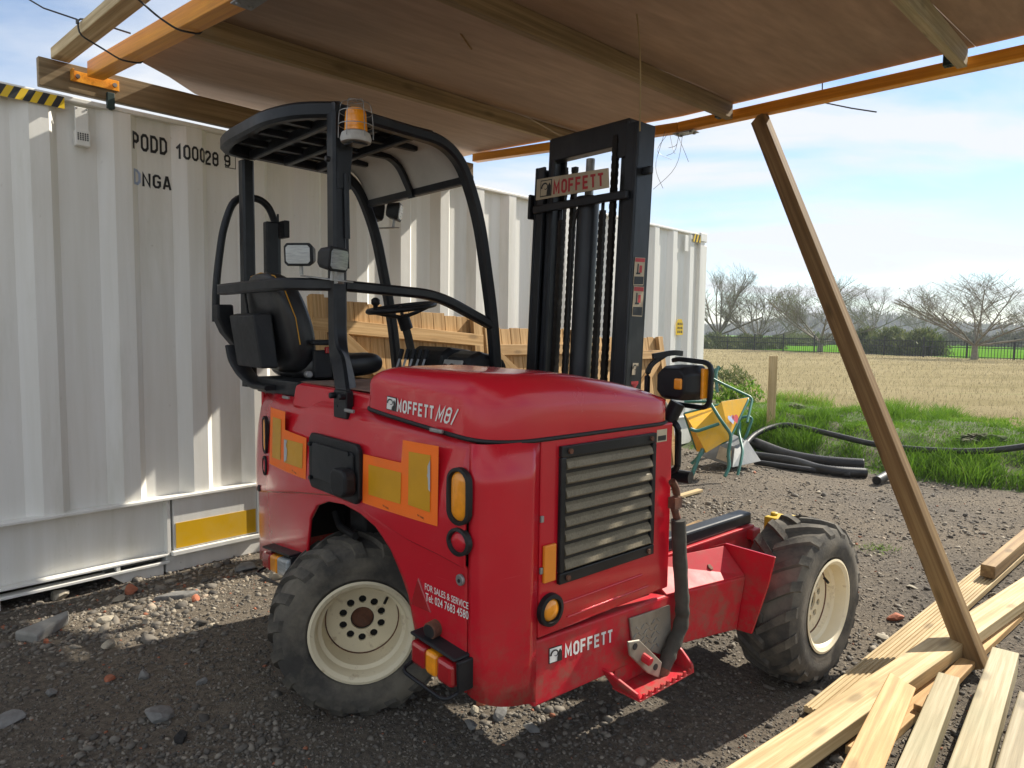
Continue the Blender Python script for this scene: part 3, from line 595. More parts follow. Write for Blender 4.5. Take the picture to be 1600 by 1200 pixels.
part('cable_tie', 'zip', CN, lambda m: m.tube([V(2.95, AR+.05, zb(AR, 2.9)+.13), V(2.95, AR+.06, zb(AR, 2.9)+.02), V(3.1, AR+.13, zb(AR, 2.9)-.03), V(3.22, AR+.2, zb(AR, 2.9)-.06)], .004, 6), smooth=40)
def strand(name, mat, pts, r): 
    return part(name, mat, CN, lambda m: m.tube(fillet(pts, .2, 4), r, 5), smooth=60)
p = B.loc(G(993, 0, 2.95)); q = B.r(1000, 205, p.x+.02)
strand('dangling_twine', 'twine', [p, p*.6+q*.4+V(.01, .012, 0), q], .0035)
p = B.loc(G(812, -5, 2.97)); q = B.r(842, 66, p.x); strand('wood_splinter', 'twine', [p, (p+q)/2+V(0, .01, 0), q], .005)
p = B.loc(G(704, 30, 2.95)); q = B.r(737, 77, p.x); strand('wood_splinter', 'old_wood', [p, q], .005)
w0 = B.loc(G(1050, 205, 2.90))
for i in range(7):
    rr = random.Random(i); a = w0+V(rr.uniform(-.06, .06), rr.uniform(-.05, .06), 0); e = w0+V(rr.uniform(-.1, .1), rr.uniform(-.1, .15), -.12-(.28 if i in (2, 4) else rr.uniform(0, .1)))
    strand('loose_wire', 'wire', [a, (a+e)/2+V(rr.uniform(-.08, .08), rr.uniform(-.1, .1), -.05), e], .0016)
# prop
foot = G(1527, 1046, 0.02); top = B.z(1186, 184, zb(AR, 2.55)-.0); topw = B.wor(top.x, top.y, top.z)
pr_ = timber('timber_prop', foot, topw, .052, .108, 'old_wood', roll=-.5, up=B.R); tag(pr_, 'leaning timber prop holding up the right edge of the canopy', 'timber prop')
# ------------------------------------------------------------------ lumber on the ground, right
def lum(name, a, b, w, h, mat, label, roll=0, grp='timbers lying at the right'):
    o = timber(name, a, b, w, h, mat, roll=roll, bevel=.004); tag(o, label, 'timber', grp); return o
def deck_board(a, b, w, label):
    a, b = Vector(a), Vector(b); L = (b-a).length; n = 9; pr = []
    for i in range(n): y = -w/2+w*i/n; s = w/n; pr += [(y+s*.12, .014), (y+s*.55, .014), (y+s*.62, .009), (y+s*.98, .009)]
    pr = [(-w/2, -.014)]+pr+[(w/2, -.014)]
    m = MB(); m.prism([V(-L/2, y, z) for y, z in pr], (L, 0, 0)); o = m.build('decking_board', 'pine'); x = (b-a).normalized(); y = V(0, 0, 1).cross(x).normalized(); z = x.cross(y)
    mt = Matrix((x, y, z)).transposed().to_4x4(); mt.translation = (a+b)/2; o.matrix_world = mt; tag(o, label, 'timber', 'timbers lying at the right')
deck_board(G(1285, 1118, .035), G(1660, 798, .035), .145, 'ribbed pale decking board lying under the long squared timber')
lum('long_timber', G(1130, 1235, .115)-V(0, 0, .03), G(1690, 858, .115)-V(0, 0, .03), .125, .06, 'pine', 'long pale squared timber running across the pile toward the prop')
lum('dark_post', G(1543, 893, .10), G(1690, 765, .10), .075, .075, 'old_wood', 'brown square post with dark end lying on the decking')
lum('under_board', G(1340, 1180, .02), G(1600, 945, .02), .09, .035, 'pine_warm', 'narrow board tucked under the long squared timber', 0)
lum('bevelled_board', G(1330, 1240, .20), G(1408, 1068, .13), .10, .035, 'pine_warm', 'warm planed board lying tilted across the long timber', .35)
lum('short_timber', G(1418, 1230, .15), G(1482, 1068, .10), .075, .075, 'treated', 'squared greenish timber next to the tilted warm board')
lum('thick_timber', G(1505, 1240, .17), G(1570, 1032, .11), .095, .095, 'treated', 'thick treated timber with its square end beside the prop foot')
lum('green_timber', G(1570, 1235, .23), G(1608, 1095, .20), .07, .045, 'treated', 'pale board resting on the thick treated timber at the right edge', .2)
lum('corner_timber', G(1640, 1230, .19), G(1660, 1100, .16), .10, .06, 'treated', 'timber at the bottom right corner of the pile')
lum('offcut', G(1440, 1110, .05), G(1512, 1035, .05), .06, .03, 'pine_warm', 'small brown offcut beside the foot of the prop')
lum('offcut', G(1238, 1165, .02), G(1262, 1128, .02), .06, .02, 'pine', 'thin pale end sticking out beside the long timber')
lum('offcut', G(1060, 776, .02), G(1094, 766, .02), .06, .025, 'pine', 'small pale offcut on the gravel behind the forklift', grp='offcuts')
lum('brown_board', G(1068, 834, .03), G(1106, 818, .03), .16, .03, 'old_wood', 'brown board on the gravel behind the lifting arm', grp='offcuts')
# ------------------------------------------------------------------ stake, pipes
sp = on_ground(1203, 688); timber('wooden_stake', (sp.x, sp.y, sp.z-.1), (sp.x+.0, sp.y, hit(1204, 556, sp, V(0, 1, 0)).z), .105, .03, 'pine', up=(0, 1, 0)); tag(bpy.data.objects['wooden_stake'], 'upright wooden stake at the edge of the grass bank', 'stake')
def pipe(name, pts, r, label, ribs=True, wall=True):
    pts = fillet(pts, .6, 10); m = MB(); L = 0; fine = []
    for i in range(len(pts)-1):
        k = max(2, int((pts[i+1]-pts[i]).length/(.012 if ribs else .08)))
        fine += [pts[i].lerp(pts[i+1], j/k) for j in range(k)]
    fine.append(pts[-1]); sc = [1+(.07 if ribs and (i % 2) else 0) for i in range(len(fine))]
    m.sweep(fine, circ(r, 12), scale=sc); o = m.build(name, 'pipe', smooth=60)
    part('pipe_mouth', 'well', o, lambda m: m.cyl(fine[-1]-(fine[-2]-fine[-1]).normalized()*.0, fine[-1]+(fine[-1]-fine[-2]).normalized()*.003, r*.82, 12))
    tag(o, label, 'pipe', 'black pipes on the ground')
pipe('drain_pipe', [on_ground(1175, 690, .08), on_ground(1230, 712, .07), on_ground(1290, 722, .07), on_ground(1350, 726, .07)], .062, 'thick ribbed black drain pipe lying against the grass')
pipe('drain_pipe', [on_ground(1180, 712, .05), on_ground(1240, 720, .05), on_ground(1285, 735, .05), on_ground(1353, 739, .05)], .05, 'ribbed black drain pipe lying in front of the thick one')
pipe('smooth_pipe', [on_ground(1180, 722, .035), on_ground(1240, 731, .035), on_ground(1328, 742, .035)], .032, 'thin smooth black pipe nearest the gravel', ribs=False)
pipe('pipe_offcut', [on_ground(1395, 736, .10), on_ground(1385, 743, .06), on_ground(1370, 751, .05)], .045, 'short curved offcut of black pipe at the grass edge', ribs=False)
ap = [on_ground(1150, 712, .05), on_ground(1180, 676, .18), on_ground(1225, 661, .16), on_ground(1285, 675, .17), on_ground(1370, 696, .17), on_ground(1450, 704, .15), on_ground(1540, 706, .16), on_ground(1640, 692, .18)]
pipe('water_pipe', ap, .034, 'long black water pipe arching over the grass bank', ribs=False)
# ------------------------------------------------------------------ forklift
K = Frame((-.587, 2.741, 0), 48)
FK = K.empty('truck_mounted_forklift'); tag(FK, 'red three-wheeled truck-mounted forklift with black mast under the canopy', 'forklift')
def P(name, mats, fn, **k): return part(name, mats, k.pop('parent', FK), fn, **k)
def bow(r): return -.2+.18*((r-.25)/1.3)**2
def onbow(px, py, off=0):
    f = -.15
    for _ in range(25): p = K.f(px, py, f); f = bow(p.x)-off
    return p
def curve(pts):                    # x -> z through points
    xs = [p.x for p in pts]; zs = [p.z for p in pts]; o = np.argsort(xs); xs, zs = np.array(xs)[o], np.array(zs)[o]
    return lambda r: float(np.interp(r, xs, zs))
RC = .872
zbot = curve([onbow(*q) for q in ((405, 872), (440, 884), (478, 896), (482, 860), (486, 812), (497, 790), (515, 783), (540, 788), (565, 802), (590, 824), (612, 858), (628, 895), (640, 930), (650, 985), (662, 1020), (690, 1055), (745, 1092))])
ztop = curve([onbow(*q) for q in ((405, 612), (500, 629), (600, 648), (750, 678))])
zcre = curve([onbow(*q) for q in ((405, 764), (470, 766), (520, 770), (560, 784), (600, 812), (640, 838), (690, 862), (752, 895))])
rl_ = onbow(405, 700).x
rs = sorted(set(list(np.linspace(rl_, RC, 60))+[onbow(*q).x for q in ((478, 896), (482, 860), (486, 812), (497, 790), (640, 930), (650, 985))]))
rows = []
for r in rs:
    b0, c0, t0 = zbot(r), zcre(r), ztop(r); c0 = max(c0, b0+.012); col = []
    for k in range(7): col.append(V(r, bow(r)+.0, b0+(c0-b0-.01)*k/6))
    for k in range(7): col.append(V(r, bow(r)-.012+(.05*(k/6)**3), c0+(t0-c0)*k/6))
    rows.append(col)
m = MB(); m.grid(rows); RP = m.build('rear_panel', 'red', FK, smooth=28, solid=.010)
# rounded right rear corner
cor = []
for k in range(13):
    t = k/12; a = V(RC+.004, bow(RC)+.002, 0); c = V(.95, .045, 0); mid = V(.955, bow(RC)+.01, 0); cor.append(a*(1-t)**2+mid*2*t*(1-t)+c*t*t)
m = MB(); zl = lambda k: .425-.065*(k/12); m.grid([[p+V(0, 0, zl(i)+(1.172-zl(i))*j/6) for j in range(7)] for i, p in enumerate(cor)])
P('corner_panel', 'red', lambda q: q.add(m.v, m.f), smooth=40, solid=.008)
# left flank closing the body
P('left_flank', 'red', lambda m: m.b2((rl_-.0, bow(rl_)+.012, .37), (rl_+.02, .9, 1.19)), bevel=.006)
P('wheel_well', 'well', lambda m: (m.b2((-.80, .34, .42), (.86, .36, 1.12)), m.b2((-.80, -.02, 1.0), (.86, .34, 1.02)), m.b2((-.80, -.03, .45), (-.78, .34, 1.0)), m.b2((.55, -.08, .40), (.57, .34, 1.0))))
P('steer_fork', 'well', lambda m: (m.box((0, .05, .80), (.12, .16, .36)), m.cyl((-.12, .12, .86), (.02, .05, .98), .035, 10)), bevel=.01)
P('hose', 'rubber_seal', lambda m: m.tube(fillet([onbow(523, 800, -.12), onbow(530, 822, -.12), onbow(555, 838, -.10)], .05), .014, 8), smooth=60)
# side panel
P('side_panel', 'red', lambda m: m.b2((.935, .052, .557), (.953, .722, 1.172)), bevel=.006)
P('panel_rib', 'red', lambda m: (m.sweep([V(.953, .14, .642), V(.953, .56, .642)], circ(.004, 8)), m.sweep([V(.953, .18, .592), V(.953, .60, .592)], circ(.0035, 8))), smooth=40)
P('latch', 'steel', lambda m: [m.box((.956, .058, z), (.008, .012, .02)) for z in (.93, .77)], bevel=.002)
g0, g1 = K.r(873, 697, .953), K.r(1013, 869, .953); GY0, GY1, GZ0, GZ1 = g0.y-.0, g1.y+.012, g1.z+.01, g0.z
GR = P('grille_frame', 'black', lambda m: (m.b2((.953, GY0, GZ0), (.968, GY1, GZ0+.035)), m.b2((.953, GY0, GZ1-.035), (.968, GY1, GZ1)), m.b2((.953, GY0, GZ0+.036), (.967, GY0+.022, GZ1-.036)), m.b2((.953, GY1-.022, GZ0+.036), (.967, GY1, GZ1-.036))), bevel=.003)
P('grille_back', 'grille_back', lambda m: m.b2((.9535, GY0+.02, GZ0+.03), (.955, GY1-.02, GZ1-.03)), parent=GR)
ns = 8; sh = (GZ1-GZ0-.07)/ns
t, b = nm('mesh_slat'); v = coords(t)
c = ramp(t, noise(t, v, 160, 2), [(.35, (.13, .108, .068)), (.65, (.19, .158, .10))]); c = mix(t, ramp(t, noise(t, v, 14, 5), [(.5, (0, 0, 0)), (.75, (.6,)*3)]), c, (.22, .185, .125))
t.links.new(c, b.inputs['Base Color']); b.inputs['Roughness'].default_value = .6; b.inputs['Metallic'].default_value = .2
for i in range(ns):
    z0 = GZ0+.036+i*sh
    m = MB(); m.sweep([V(.955, GY0+.024, z0), V(.955, GY1-.024, z0)], [(0, 0)]*0 or [(.0, 0), (-.002, 0), (-.022, sh*.45), (-.020, sh*.62), (0, sh*.98)], up=(0, 0, 1))
    sl = MB(); Y0, Y1 = GY0+.024, GY1-.024
    pr = [(.9552, sh*.10), (.960, sh*.06), (.9705, sh*.16), (.972, sh*.24), (.966, sh*.62), (.9565, sh*.80), (.9552, sh*.80)]
    sl.prism([V(x, Y0, z0+z) for x, z in pr], (0, Y1-Y0, 0)); sl.build('grille_slat', 'mesh_slat', GR)
for y in (GY0+.035, GY1-.035):
    for z in (GZ0+.017, GZ1-.017): P('bolt', 'rust', lambda m: m.cyl((.968, y, z), (.976, y, z), .009, 6), parent=GR)
a, c = K.r(848, 853, .955), K.r(866, 905, .955); P('side_reflector', 'amber_flat', lambda m: m.b2((.954, a.y, c.z), (.965, c.y-.002, a.z)), bevel=.003)
a = K.r(858, 952, .955); 
L_ = P('side_marker_lamp', 'black_plastic', lambda m: m.lathe([(0, 0.0005), (0, .052), (.016, .050), (.018, .038), (.006, .036), (.006, .0005)], 28, (.954, a.y, a.z)), smooth=40)
P('lens', 'amber', lambda m: m.lathe([(.006, .036), (.014, .030), (.019, .015), (.020, .0005)], 24, (.954, a.y, a.z)), smooth=60, parent=L_)
a, c = K.r(1027, 672, .955), K.r(1042, 689, .955); P('warning_sticker', ['sign_board', 'black_print'], lambda m: (m.b2((.9535, a.y, c.z), (.9545, c.y, a.z)), m.b2((.9546, a.y+.006, c.z+.005), (.9551, c.y-.006, (a.z+c.z)/2), m=1)))
# chassis beam, lifting leg
P('side_beam', 'red_worn', lambda m: m.add([V(x-dx, y, z) for dx in (0, .16) for x, y, z in ((.945, .047, .548), (.945, .75, .520), (1.03, 1.145, .522), (1.0, 1.145, .290), (.945, .75, .315), (.945, .047, .335))],
    [(0, 1, 4, 5), (1, 2, 3, 4), (6, 11, 10, 7), (7, 10, 9, 8), (0, 6, 7, 1), (1, 7, 8, 2), (2, 8, 9, 3), (3, 9, 10, 4), (4, 10, 11, 5), (5, 11, 6, 0)]), bevel=.008)
P('leg_top', 'red_worn', lambda m: m.prism([V(.943, .728, .524), V(1.026, 1.142, .526), V(.93, 1.142, .625), V(.80, .74, .605)], (-.02, 0, -.03)), bevel=.003)
P('leg_inner', 'red_worn', lambda m: m.b2((.69, .40, .30), (.795, 1.62, .585)), bevel=.006)
P('leg_flange', 'red_worn', lambda m: m.b2((.70, .75, .586), (.80, 1.62, .598)), bevel=.003)
P('rubber_rail', 'black', lambda m: m.b2((.715, .76, .599), (.785, 1.62, .655)), bevel=.01)
P('lug_bracket', 'red_worn', lambda m: (m.box((.80, 1.60, .56), (.05, .07, .05)), m.box((.80, 1.62, .50), (.02, .03, .12))), bevel=.006)
P('flare_plate', 'red', lambda m: m.prism([V(.86, 1.146, .60), V(.93, 1.146, .633), V(1.145, 1.15, .628), V(1.12, 1.15, .50), V(1.06, 1.15, .29), V(.93, 1.15, .28), V(.86, 1.146, .40)], (0, .012, 0)), bevel=.003)
P('plug', 'rust', lambda m: [m.cyl(K.r(x, y, .935)+V(-.03, 0, -.03), K.r(x, y, .935)+V(.010, 0, .012), .015, 6) for x, y in ((1107, 889), (1119, 884))], bevel=.003)
P('axle_housing', 'well', lambda m: (m.b2((.80, 1.44, .24), (1.0, 1.66, .46)), m.b2((.5, 1.3, .2), (.79, 1.6, .35))), bevel=.02)
YB = K.f(1215, 818, 1.95); P('hydraulic_block', 'yellow_steel', lambda m: (m.box(YB, (.09, .12, .08)), m.prism([YB+V(.046, -.06, -.06), YB+V(.046, .06, -.06), YB+V(.046, .05, .05), YB+V(.046, -.05, .05)], (.06, .03, -.01)), m.cyl(YB+V(-.02, 0, .04), YB+V(-.02, 0, .055), .02, 8)), bevel=.008)
P('front_carriage', 'well', lambda m: (m.b2((-.40, 1.12, .25), (.40, 1.42, .55)), m.b2((-.68, .50, .30), (.68, .56, .55)), m.b2((-.95, .5, .30), (-.70, 1.62, .56))), bevel=.01)
P('inner_body', 'well', lambda m: m.b2((-.95, .38, .40), (.90, .68, 1.15)))
# step, tread plate, sleeve
sp0 = [K.r(*q, .96) for q in ((950, 1046), (1000, 1093))]
ST = P('step', 'red_worn', lambda m: (m.prism([V(.935, .36, .36), V(.935, .44, .262), V(1.05, .44, .262), V(1.045, .43, .285), V(.965, .375, .35)], (0, .012, 0)), m.b2((.93, .44, .254), (1.052, .75, .262)), m.prism([V(.935, .75, .345), V(.935, .75, .254), V(1.052, .75, .254), V(1.047, .75, .285), V(1.0, .75, .325), V(.965, .75, .345)], (0, .012, 0)), m.b2((.93, .44, .263), (.942, .75, .33))), bevel=.003)
P('step_tooth', 'red_worn', lambda m: [m.prism([V(1.044, .458+i*.034, .261), V(1.044, .474+i*.034, .261), V(1.044, .471+i*.034, .276), V(1.044, .461+i*.034, .276)], (.008, 0, 0)) for i in range(9)], parent=ST)
tp = [K.r(*q, .958) for q in ((985, 967), (1048, 946), (1050, 1000), (1036, 1024), (990, 1010))]
TP = P('tread_plate', 'tread_plate', lambda m: m.prism([V(.948, q.y, q.z) for q in tp], (.008, 0, 0)), bevel=.002)
y0, y1 = min(q.y for q in tp), max(q.y for q in tp); z0, z1 = min(q.z for q in tp), max(q.z for q in tp)
P('tread_bar', 'steel', lambda m: [m.box((.957, y0+.03+i*.03+(.0 if j % 2 else .015), z0+.05+j*.024), (.003, .022, .005), (V(1, 0, 0), V(0, .8, .6 if (i+j) % 2 else -.6), V(0, -.6 if (i+j) % 2 else .6, .8))) for i in range(5) for j in range(5)], parent=TP)
hb = [K.r(*q, 1.0) for q in ((982, 1003), (1000, 1000), (1035, 1035), (1030, 1060), (1012, 1052), (985, 1025))]
HB = P('perforated_bracket', 'tread_plate', lambda m: m.prism([V(.99, q.y, q.z) for q in hb], (.01, 0, 0)), bevel=.004)
for u in ((992, 1010), (1010, 1028), (1024, 1042)):
    q = K.r(*u, 1.0); P('bracket_hole', 'well', lambda m: m.cyl(V(1.0, q.y, q.z), V(1.0025, q.y, q.z), .012, 10), parent=HB)
P('bracket_pin', 'red_worn', lambda m: m.cyl(K.r(1006, 1022, 1.0)+V(-.05, 0, 0), K.r(1006, 1030, 1.0)+V(.03, 0, 0), .016, 10), parent=HB, bevel=.003)
sl = [K.r(*q, .985) for q in ((1060, 812), (1062, 870), (1066, 940), (1066, 975), (1048, 1015), (1037, 1044))]
m = MB(); ff = fillet(sl, .08, 5); nn = len(ff); m.sweep(ff, rect(.046, .052, .014), up=(1, 0, 0), scale=[1+.10*math.sin(i*1.7)*(.3+i/nn) for i in range(nn)]); m.build('hose_sleeve', 'sleeve', FK, smooth=50)
P('sleeve_end', 'rust', lambda m: m.cyl(sl[-1], sl[-1]+(sl[-1]-sl[-2]).normalized()*.03, .026, 10))
hk = [K.r(*q, .975) for q in ((1060, 815), (1055, 800), (1052, 786), (1058, 776), (1056, 762), (1050, 752))]
P('hook', 'rust', lambda m: (m.tube(fillet(hk, .03, 4), .014, 8), m.box(K.r(1055, 785, .975), (.03, .045, .04))), smooth=50)
# bottom sill of corner
# hood
HL, HR_, HF = .335, .95, .745
def outline():
    pts = []
    for r in np.linspace(HL+.05, .82, 16): pts.append(V(r, bow(r)+.012, 0))
    for t in np.linspace(0, 1, 9)[1:]: a, mi_, c = V(.82, bow(.82)+.012, 0), V(.955, bow(.82)+.02, 0), V(.952, .07, 0); pts.append(a*(1-t)**2+mi_*2*t*(1-t)+c*t*t)
    for f in np.linspace(.07, HF-.12, 14)[1:]: pts.append(V(.952, f, 0))
    for t in np.linspace(0, 1, 8)[1:]: a, mi_, c = V(.952, HF-.12, 0), V(.952, HF, 0), V(.83, HF+.01, 0); pts.append(a*(1-t)**2+mi_*2*t*(1-t)+c*t*t)
    for r in np.linspace(.83, HL+.05, 12)[1:]: pts.append(V(r, HF+.01, 0))
    for t in np.linspace(0, 1, 5)[1:]: a, mi_, c = V(HL+.05, HF+.01, 0), V(HL, HF+.01, 0), V(HL, HF-.05, 0); pts.append(a*(1-t)**2+mi_*2*t*(1-t)+c*t*t)
    e = bow(HL)+.06
    for f in np.linspace(HF-.05, e, 14)[1:]: pts.append(V(HL, f, 0))
    for t in np.linspace(0, 1, 5)[1:-1]: a, mi_, c = V(HL, e, 0), V(HL, bow(HL)+.012, 0), V(HL+.05, bow(HL+.05)+.012, 0); pts.append(a*(1-t)**2+mi_*2*t*(1-t)+c*t*t)
    return pts
OL = outline(); CC = V(.64, .29, 0)
def seam(p): return 1.178+.055*min(1, max(0, (.95-p.x)/.6))*min(1, max(0, (.35-p.y)/.4))
def htop(p):
    z = 1.372-.20*max(0, p.y-.12)**1.5-.30*max(0, p.x-.72)**2
    e = math.hypot((p.x-.60)/.24, (p.y-.30)/.34); return z
loops = [[p+V(0, 0, seam(p)) for p in OL]]
def inset(p, d):
    v = (CC-p); v = V(v.x*.9, v.y*.62, 0); L = max(abs(v.x)/.28, abs(v.y)/.29); 
    sx_, sy_ = min(1, d/max(.001, abs(CC.x-p.x))), min(1, d/max(.001, abs(CC.y-p.y)))
    tx = max(0, min(1, (abs(CC.x-p.x)-.16)/.10)); ty = max(0, min(1, (abs(CC.y-p.y)-.26)/.12))
    return p+V((CC.x-p.x)*sx_*tx, (CC.y-p.y)*sy_*ty, 0)
for th in np.linspace(0, PI/2, 10)[1:]:
    lp = []
    for p in OL:
        d = .098*(1-math.cos(th))**1.1; q = inset(p, d); zs = seam(p)+.07*min(1, th/.18); lp.append(V(q.x, q.y, zs+(htop(q)-zs)*math.sin(th)))
    loops.append(lp)
last = loops[-1]
for s_ in np.linspace(1, 0.0, 12)[1:]:
    lp = []
    for p in last: q = CC+(V(p.x, p.y, 0)-CC)*max(s_, .02); lp.append(V(q.x, q.y, htop(q)))
    loops.append(lp)
m = MB(); n_ = len(OL); m.v = [p for l in loops for p in l]
m.f = [(i*n_+j, i*n_+(j+1) % n_, (i+1)*n_+(j+1) % n_, (i+1)*n_+j) for i in range(len(loops)-1) for j in range(n_)]+[tuple((len(loops)-1)*n_+j for j in range(n_))]; m.mi = [0]*len(m.f)
HD = m.build('engine_hood', 'red', FK, smooth=50)
bvh = BVHTree.FromPolygons([tuple(p) for p in m.v], m.f)
P('hood_seal', 'rubber_seal', lambda q: q.sweep([p+V((p.x-CC.x)*.002, (p.y-CC.y)*.002, seam(p)-.006) for p in OL], rect(.014, .013, .004), closed=True), smooth=50)
# deck between driver and hood
P('deck_box', 'red', lambda m: m.prism([V(-.30, bow(-.05)+.03, 1.17), V(-.28, bow(-.05)+.035, 1.262), V(-.24, bow(-.05)+.045, 1.274), V(HL-.012, bow(.2)+.045, 1.268), V(HL-.012, bow(.2)+.03, 1.17)], (0, .33, 0)), bevel=.012)
P('deck_plate', 'deck_dust', lambda m: m.b2((-.27, bow(0)+.06, 1.2745), (HL-.02, bow(0)+.36, 1.2765)))
P('deck_floor', 'deck_dust', lambda m: (m.b2((rl_+.02, .36, 1.165), (HL-.005, .80, 1.195)), m.b2((rl_+.02, -.04, 1.165), (-.31, .355, 1.19))))
P('hinge', 'steel', lambda m: [m.box(onbow(x, y, .006), (.06, .012, .012)) for x, y in ((447, 621), (546, 642), (682, 673))], bevel=.003)
# ---- rear fittings on the bowed panel
def rear(x, z, off): return V(x, bow(x)-.012-off, z)
def rpoly(name, mat, pxs, off, parent=FK, th=.0):
    ps = [onbow(*q, .012) for q in pxs]; bm = poly_bm([[(p.x, p.z) for p in ps]]); xs = [p.x for p in ps]
    slice_bm(bm, list(np.arange(min(xs), max(xs), .05))[1:])
    return map_bm(bm, lambda x, z: rear(x, z, off), name, mat, parent)
def recess_fix(z, x): return z
mp_ = rpoly('marker_plate', 'orange_film', ((425, 636), (448, 643), (447, 671), (481, 684), (480, 749), (423, 724)), .006); mp_['label'] = 'orange bordered marker plate, left of the black plate holder'
rpoly('yellow_panel', 'yellow_film', ((429, 651), (442, 655), (441, 719), (428, 714)), .008, mp_); rpoly('yellow_panel', 'yellow_film', ((447, 685), (476, 693), (475, 732), (447, 722)), .008, mp_)
rpoly('peeled_patch', 'peel', ((447, 686), (452, 688), (450, 696), (452, 702), (449, 710), (451, 718), (447, 722)), .0095, mp_)
mp_ = rpoly('marker_plate', 'orange_film', ((570, 709), (631, 723), (632, 687), (688, 697), (686, 822), (569, 785)), .006); mp_['label'] = 'orange bordered marker plate, right of the black plate holder'
rpoly('yellow_panel', 'yellow_film', ((579, 725), (630, 738), (629, 787), (579, 772)), .008, mp_); rpoly('yellow_panel', 'yellow_film', ((642, 705), (676, 711), (675, 800), (641, 788)), .008, mp_)
rpoly('peeled_patch', 'peel', ((676, 718), (672, 728), (674, 735), (671, 742), (674, 752), (673, 764), (676, 768)), .0095, mp_)
for s, x0, y0, x1, y1 in (('E4 104R', 598, 790, 607, 794), ('E4 104R', 652, 805, 662, 809), ('E4 104R', 456, 735, 463, 738)):
    a, c = onbow(x0, y0, .02), onbow(x1, y1, .02); map_bm(text_mesh(s), lambda x, y: rear(a.x+(c.x-a.x)*x, a.z-.006*x+.006*y-.002, .0075), 'small_print', 'black_print', FK)
# black plate holder
a, c = onbow(487, 682, .02), onbow(565, 768, .02); xa, xb = a.x, c.x; za, zb_ = onbow(526, 762, .02).z-.03, onbow(526, 692, .02).z+.015
def rslab(m, x0, x1, z0, z1, o0, o1, ch=.0):
    f0, f1 = bow(x0)-.012, bow(x1)-.012
    q = [V(x0+ch, f0-o0, z0), V(x1-ch, f1-o0, z0), V(x1, f1-o0, z0+ch), V(x1, f1-o0, z1-ch), V(x1-ch, f1-o0, z1), V(x0+ch, f0-o0, z1), V(x0, f0-o0, z1-ch), V(x0, f0-o0, z0+ch)] if ch else [V(x0, f0-o0, z0), V(x1, f1-o0, z0), V(x1, f1-o0, z1), V(x0, f0-o0, z1)]
    m.prism(q, (0, o0-o1, 0))
PHD = P('plate_holder', 'black_plastic', lambda m: rslab(m, xa, xb, za, zb_, .001, .022, .02), bevel=.006)
P('number_plate_backing', 'black', lambda m: rslab(m, xa+.05, xb-.02, za+.045, zb_-.03, .022, .030, .008), parent=PHD, bevel=.003)
P('plate_lamp', 'black_plastic', lambda m: rslab(m, xb-.10, xb+.005, za+.03, za+.125, .030, .075, .02), parent=PHD, bevel=.01)
P('screw', 'black', lambda m: [m.cyl(rear(x, z, .02), rear(x, z, .034), .008, 8) for x, z in ((xa+.03, za+.04), (xa+.03, zb_-.04), (xb-.05, zb_-.035), (xb-.06, za+.03))], parent=PHD)
def oval(px, py0, py1, lens, label, w=.045):
    a, c = onbow(px, py0, .01), onbow(px, py1, .01); x = (a.x+c.x)/2; h = (a.z-c.z)/2; z = (a.z+c.z)/2
    def ring(rw, rh, off, n=28):
        o_ = []
        for i in range(n):
            t = 2*PI*i/n; cx, sx_ = math.cos(t), math.sin(t); o_.append(rear(x+rw*cx, z+(rh-rw)*(1 if sx_ > 0 else -1)*(1 if abs(sx_) > .01 else 0)+rw*sx_, off))
        return o_
    m = MB(); ls = [ring(w, h, -.004), ring(w, h, .012), ring(w*.8, h-w*.2, .014), ring(w*.72, h-w*.28, .002)]; n = 28
    m.v = [p for l in ls for p in l]; m.f = [(i*n+j, i*n+(j+1) % n, (i+1)*n+(j+1) % n, (i+1)*n+j) for i in range(3) for j in range(n)]; m.mi = [0]*len(m.f)
    o = m.build('lamp_bezel', 'rubber_seal', FK, smooth=50, label=label)
    l = MB(); ls = [ring(w*.72, h-w*.28, .004), ring(w*.55, h-w*.45, .011), ring(w*.2, max(h-w*.8, w*.2), .013)]
    l.v = [p for q in ls for p in q]; l.f = [(i*n+j, i*n+(j+1) % n, (i+1)*n+(j+1) % n, (i+1)*n+j) for i in range(2) for j in range(n)]+[tuple(2*n+j for j in range(n))]; l.mi = [0]*len(l.f)
    l.build('lens', lens, o, smooth=60)
oval(720, 730, 820, 'amber', 'oval amber lamp at the right of the rear'); oval(720, 824, 868, 'red', 'round empty lamp bezel at the right of the rear')
oval(417, 650, 708, 'amber', 'oval amber lamp at the left of the rear', .036); oval(417, 712, 742, 'red', 'round empty lamp bezel at the left of the rear', .034)
def frame_bar(m, pxs, r=.008): m.tube(fillet([onbow(*q, .01) for q in pxs], .03), r, 8)
a = onbow(723, 905, .004); LK = P('lock', 'steel', lambda m: m.cyl(rear(a.x, a.z, -.004), rear(a.x, a.z, .006), .017, 16), bevel=.002); P('keyhole', 'black_print', lambda m: m.cyl(rear(a.x, a.z-.002, .006), rear(a.x, a.z-.002, .0075), .006, 8), parent=LK)
a = onbow(410, 762, .004); P('bolt', 'black', lambda m: m.cyl(rear(a.x, a.z, -.01), rear(a.x, a.z, .012), .016, 12), bevel=.003)
tr = [onbow(*q, .004) for q in ((655, 902), (675, 957), (644, 943))]; P('triangle_reflector', 'red_lens', lambda m: m.prism([V(p.x, bow(p.x)-.002, p.z) for p in tr], (0, -.008, 0)), bevel=.003)
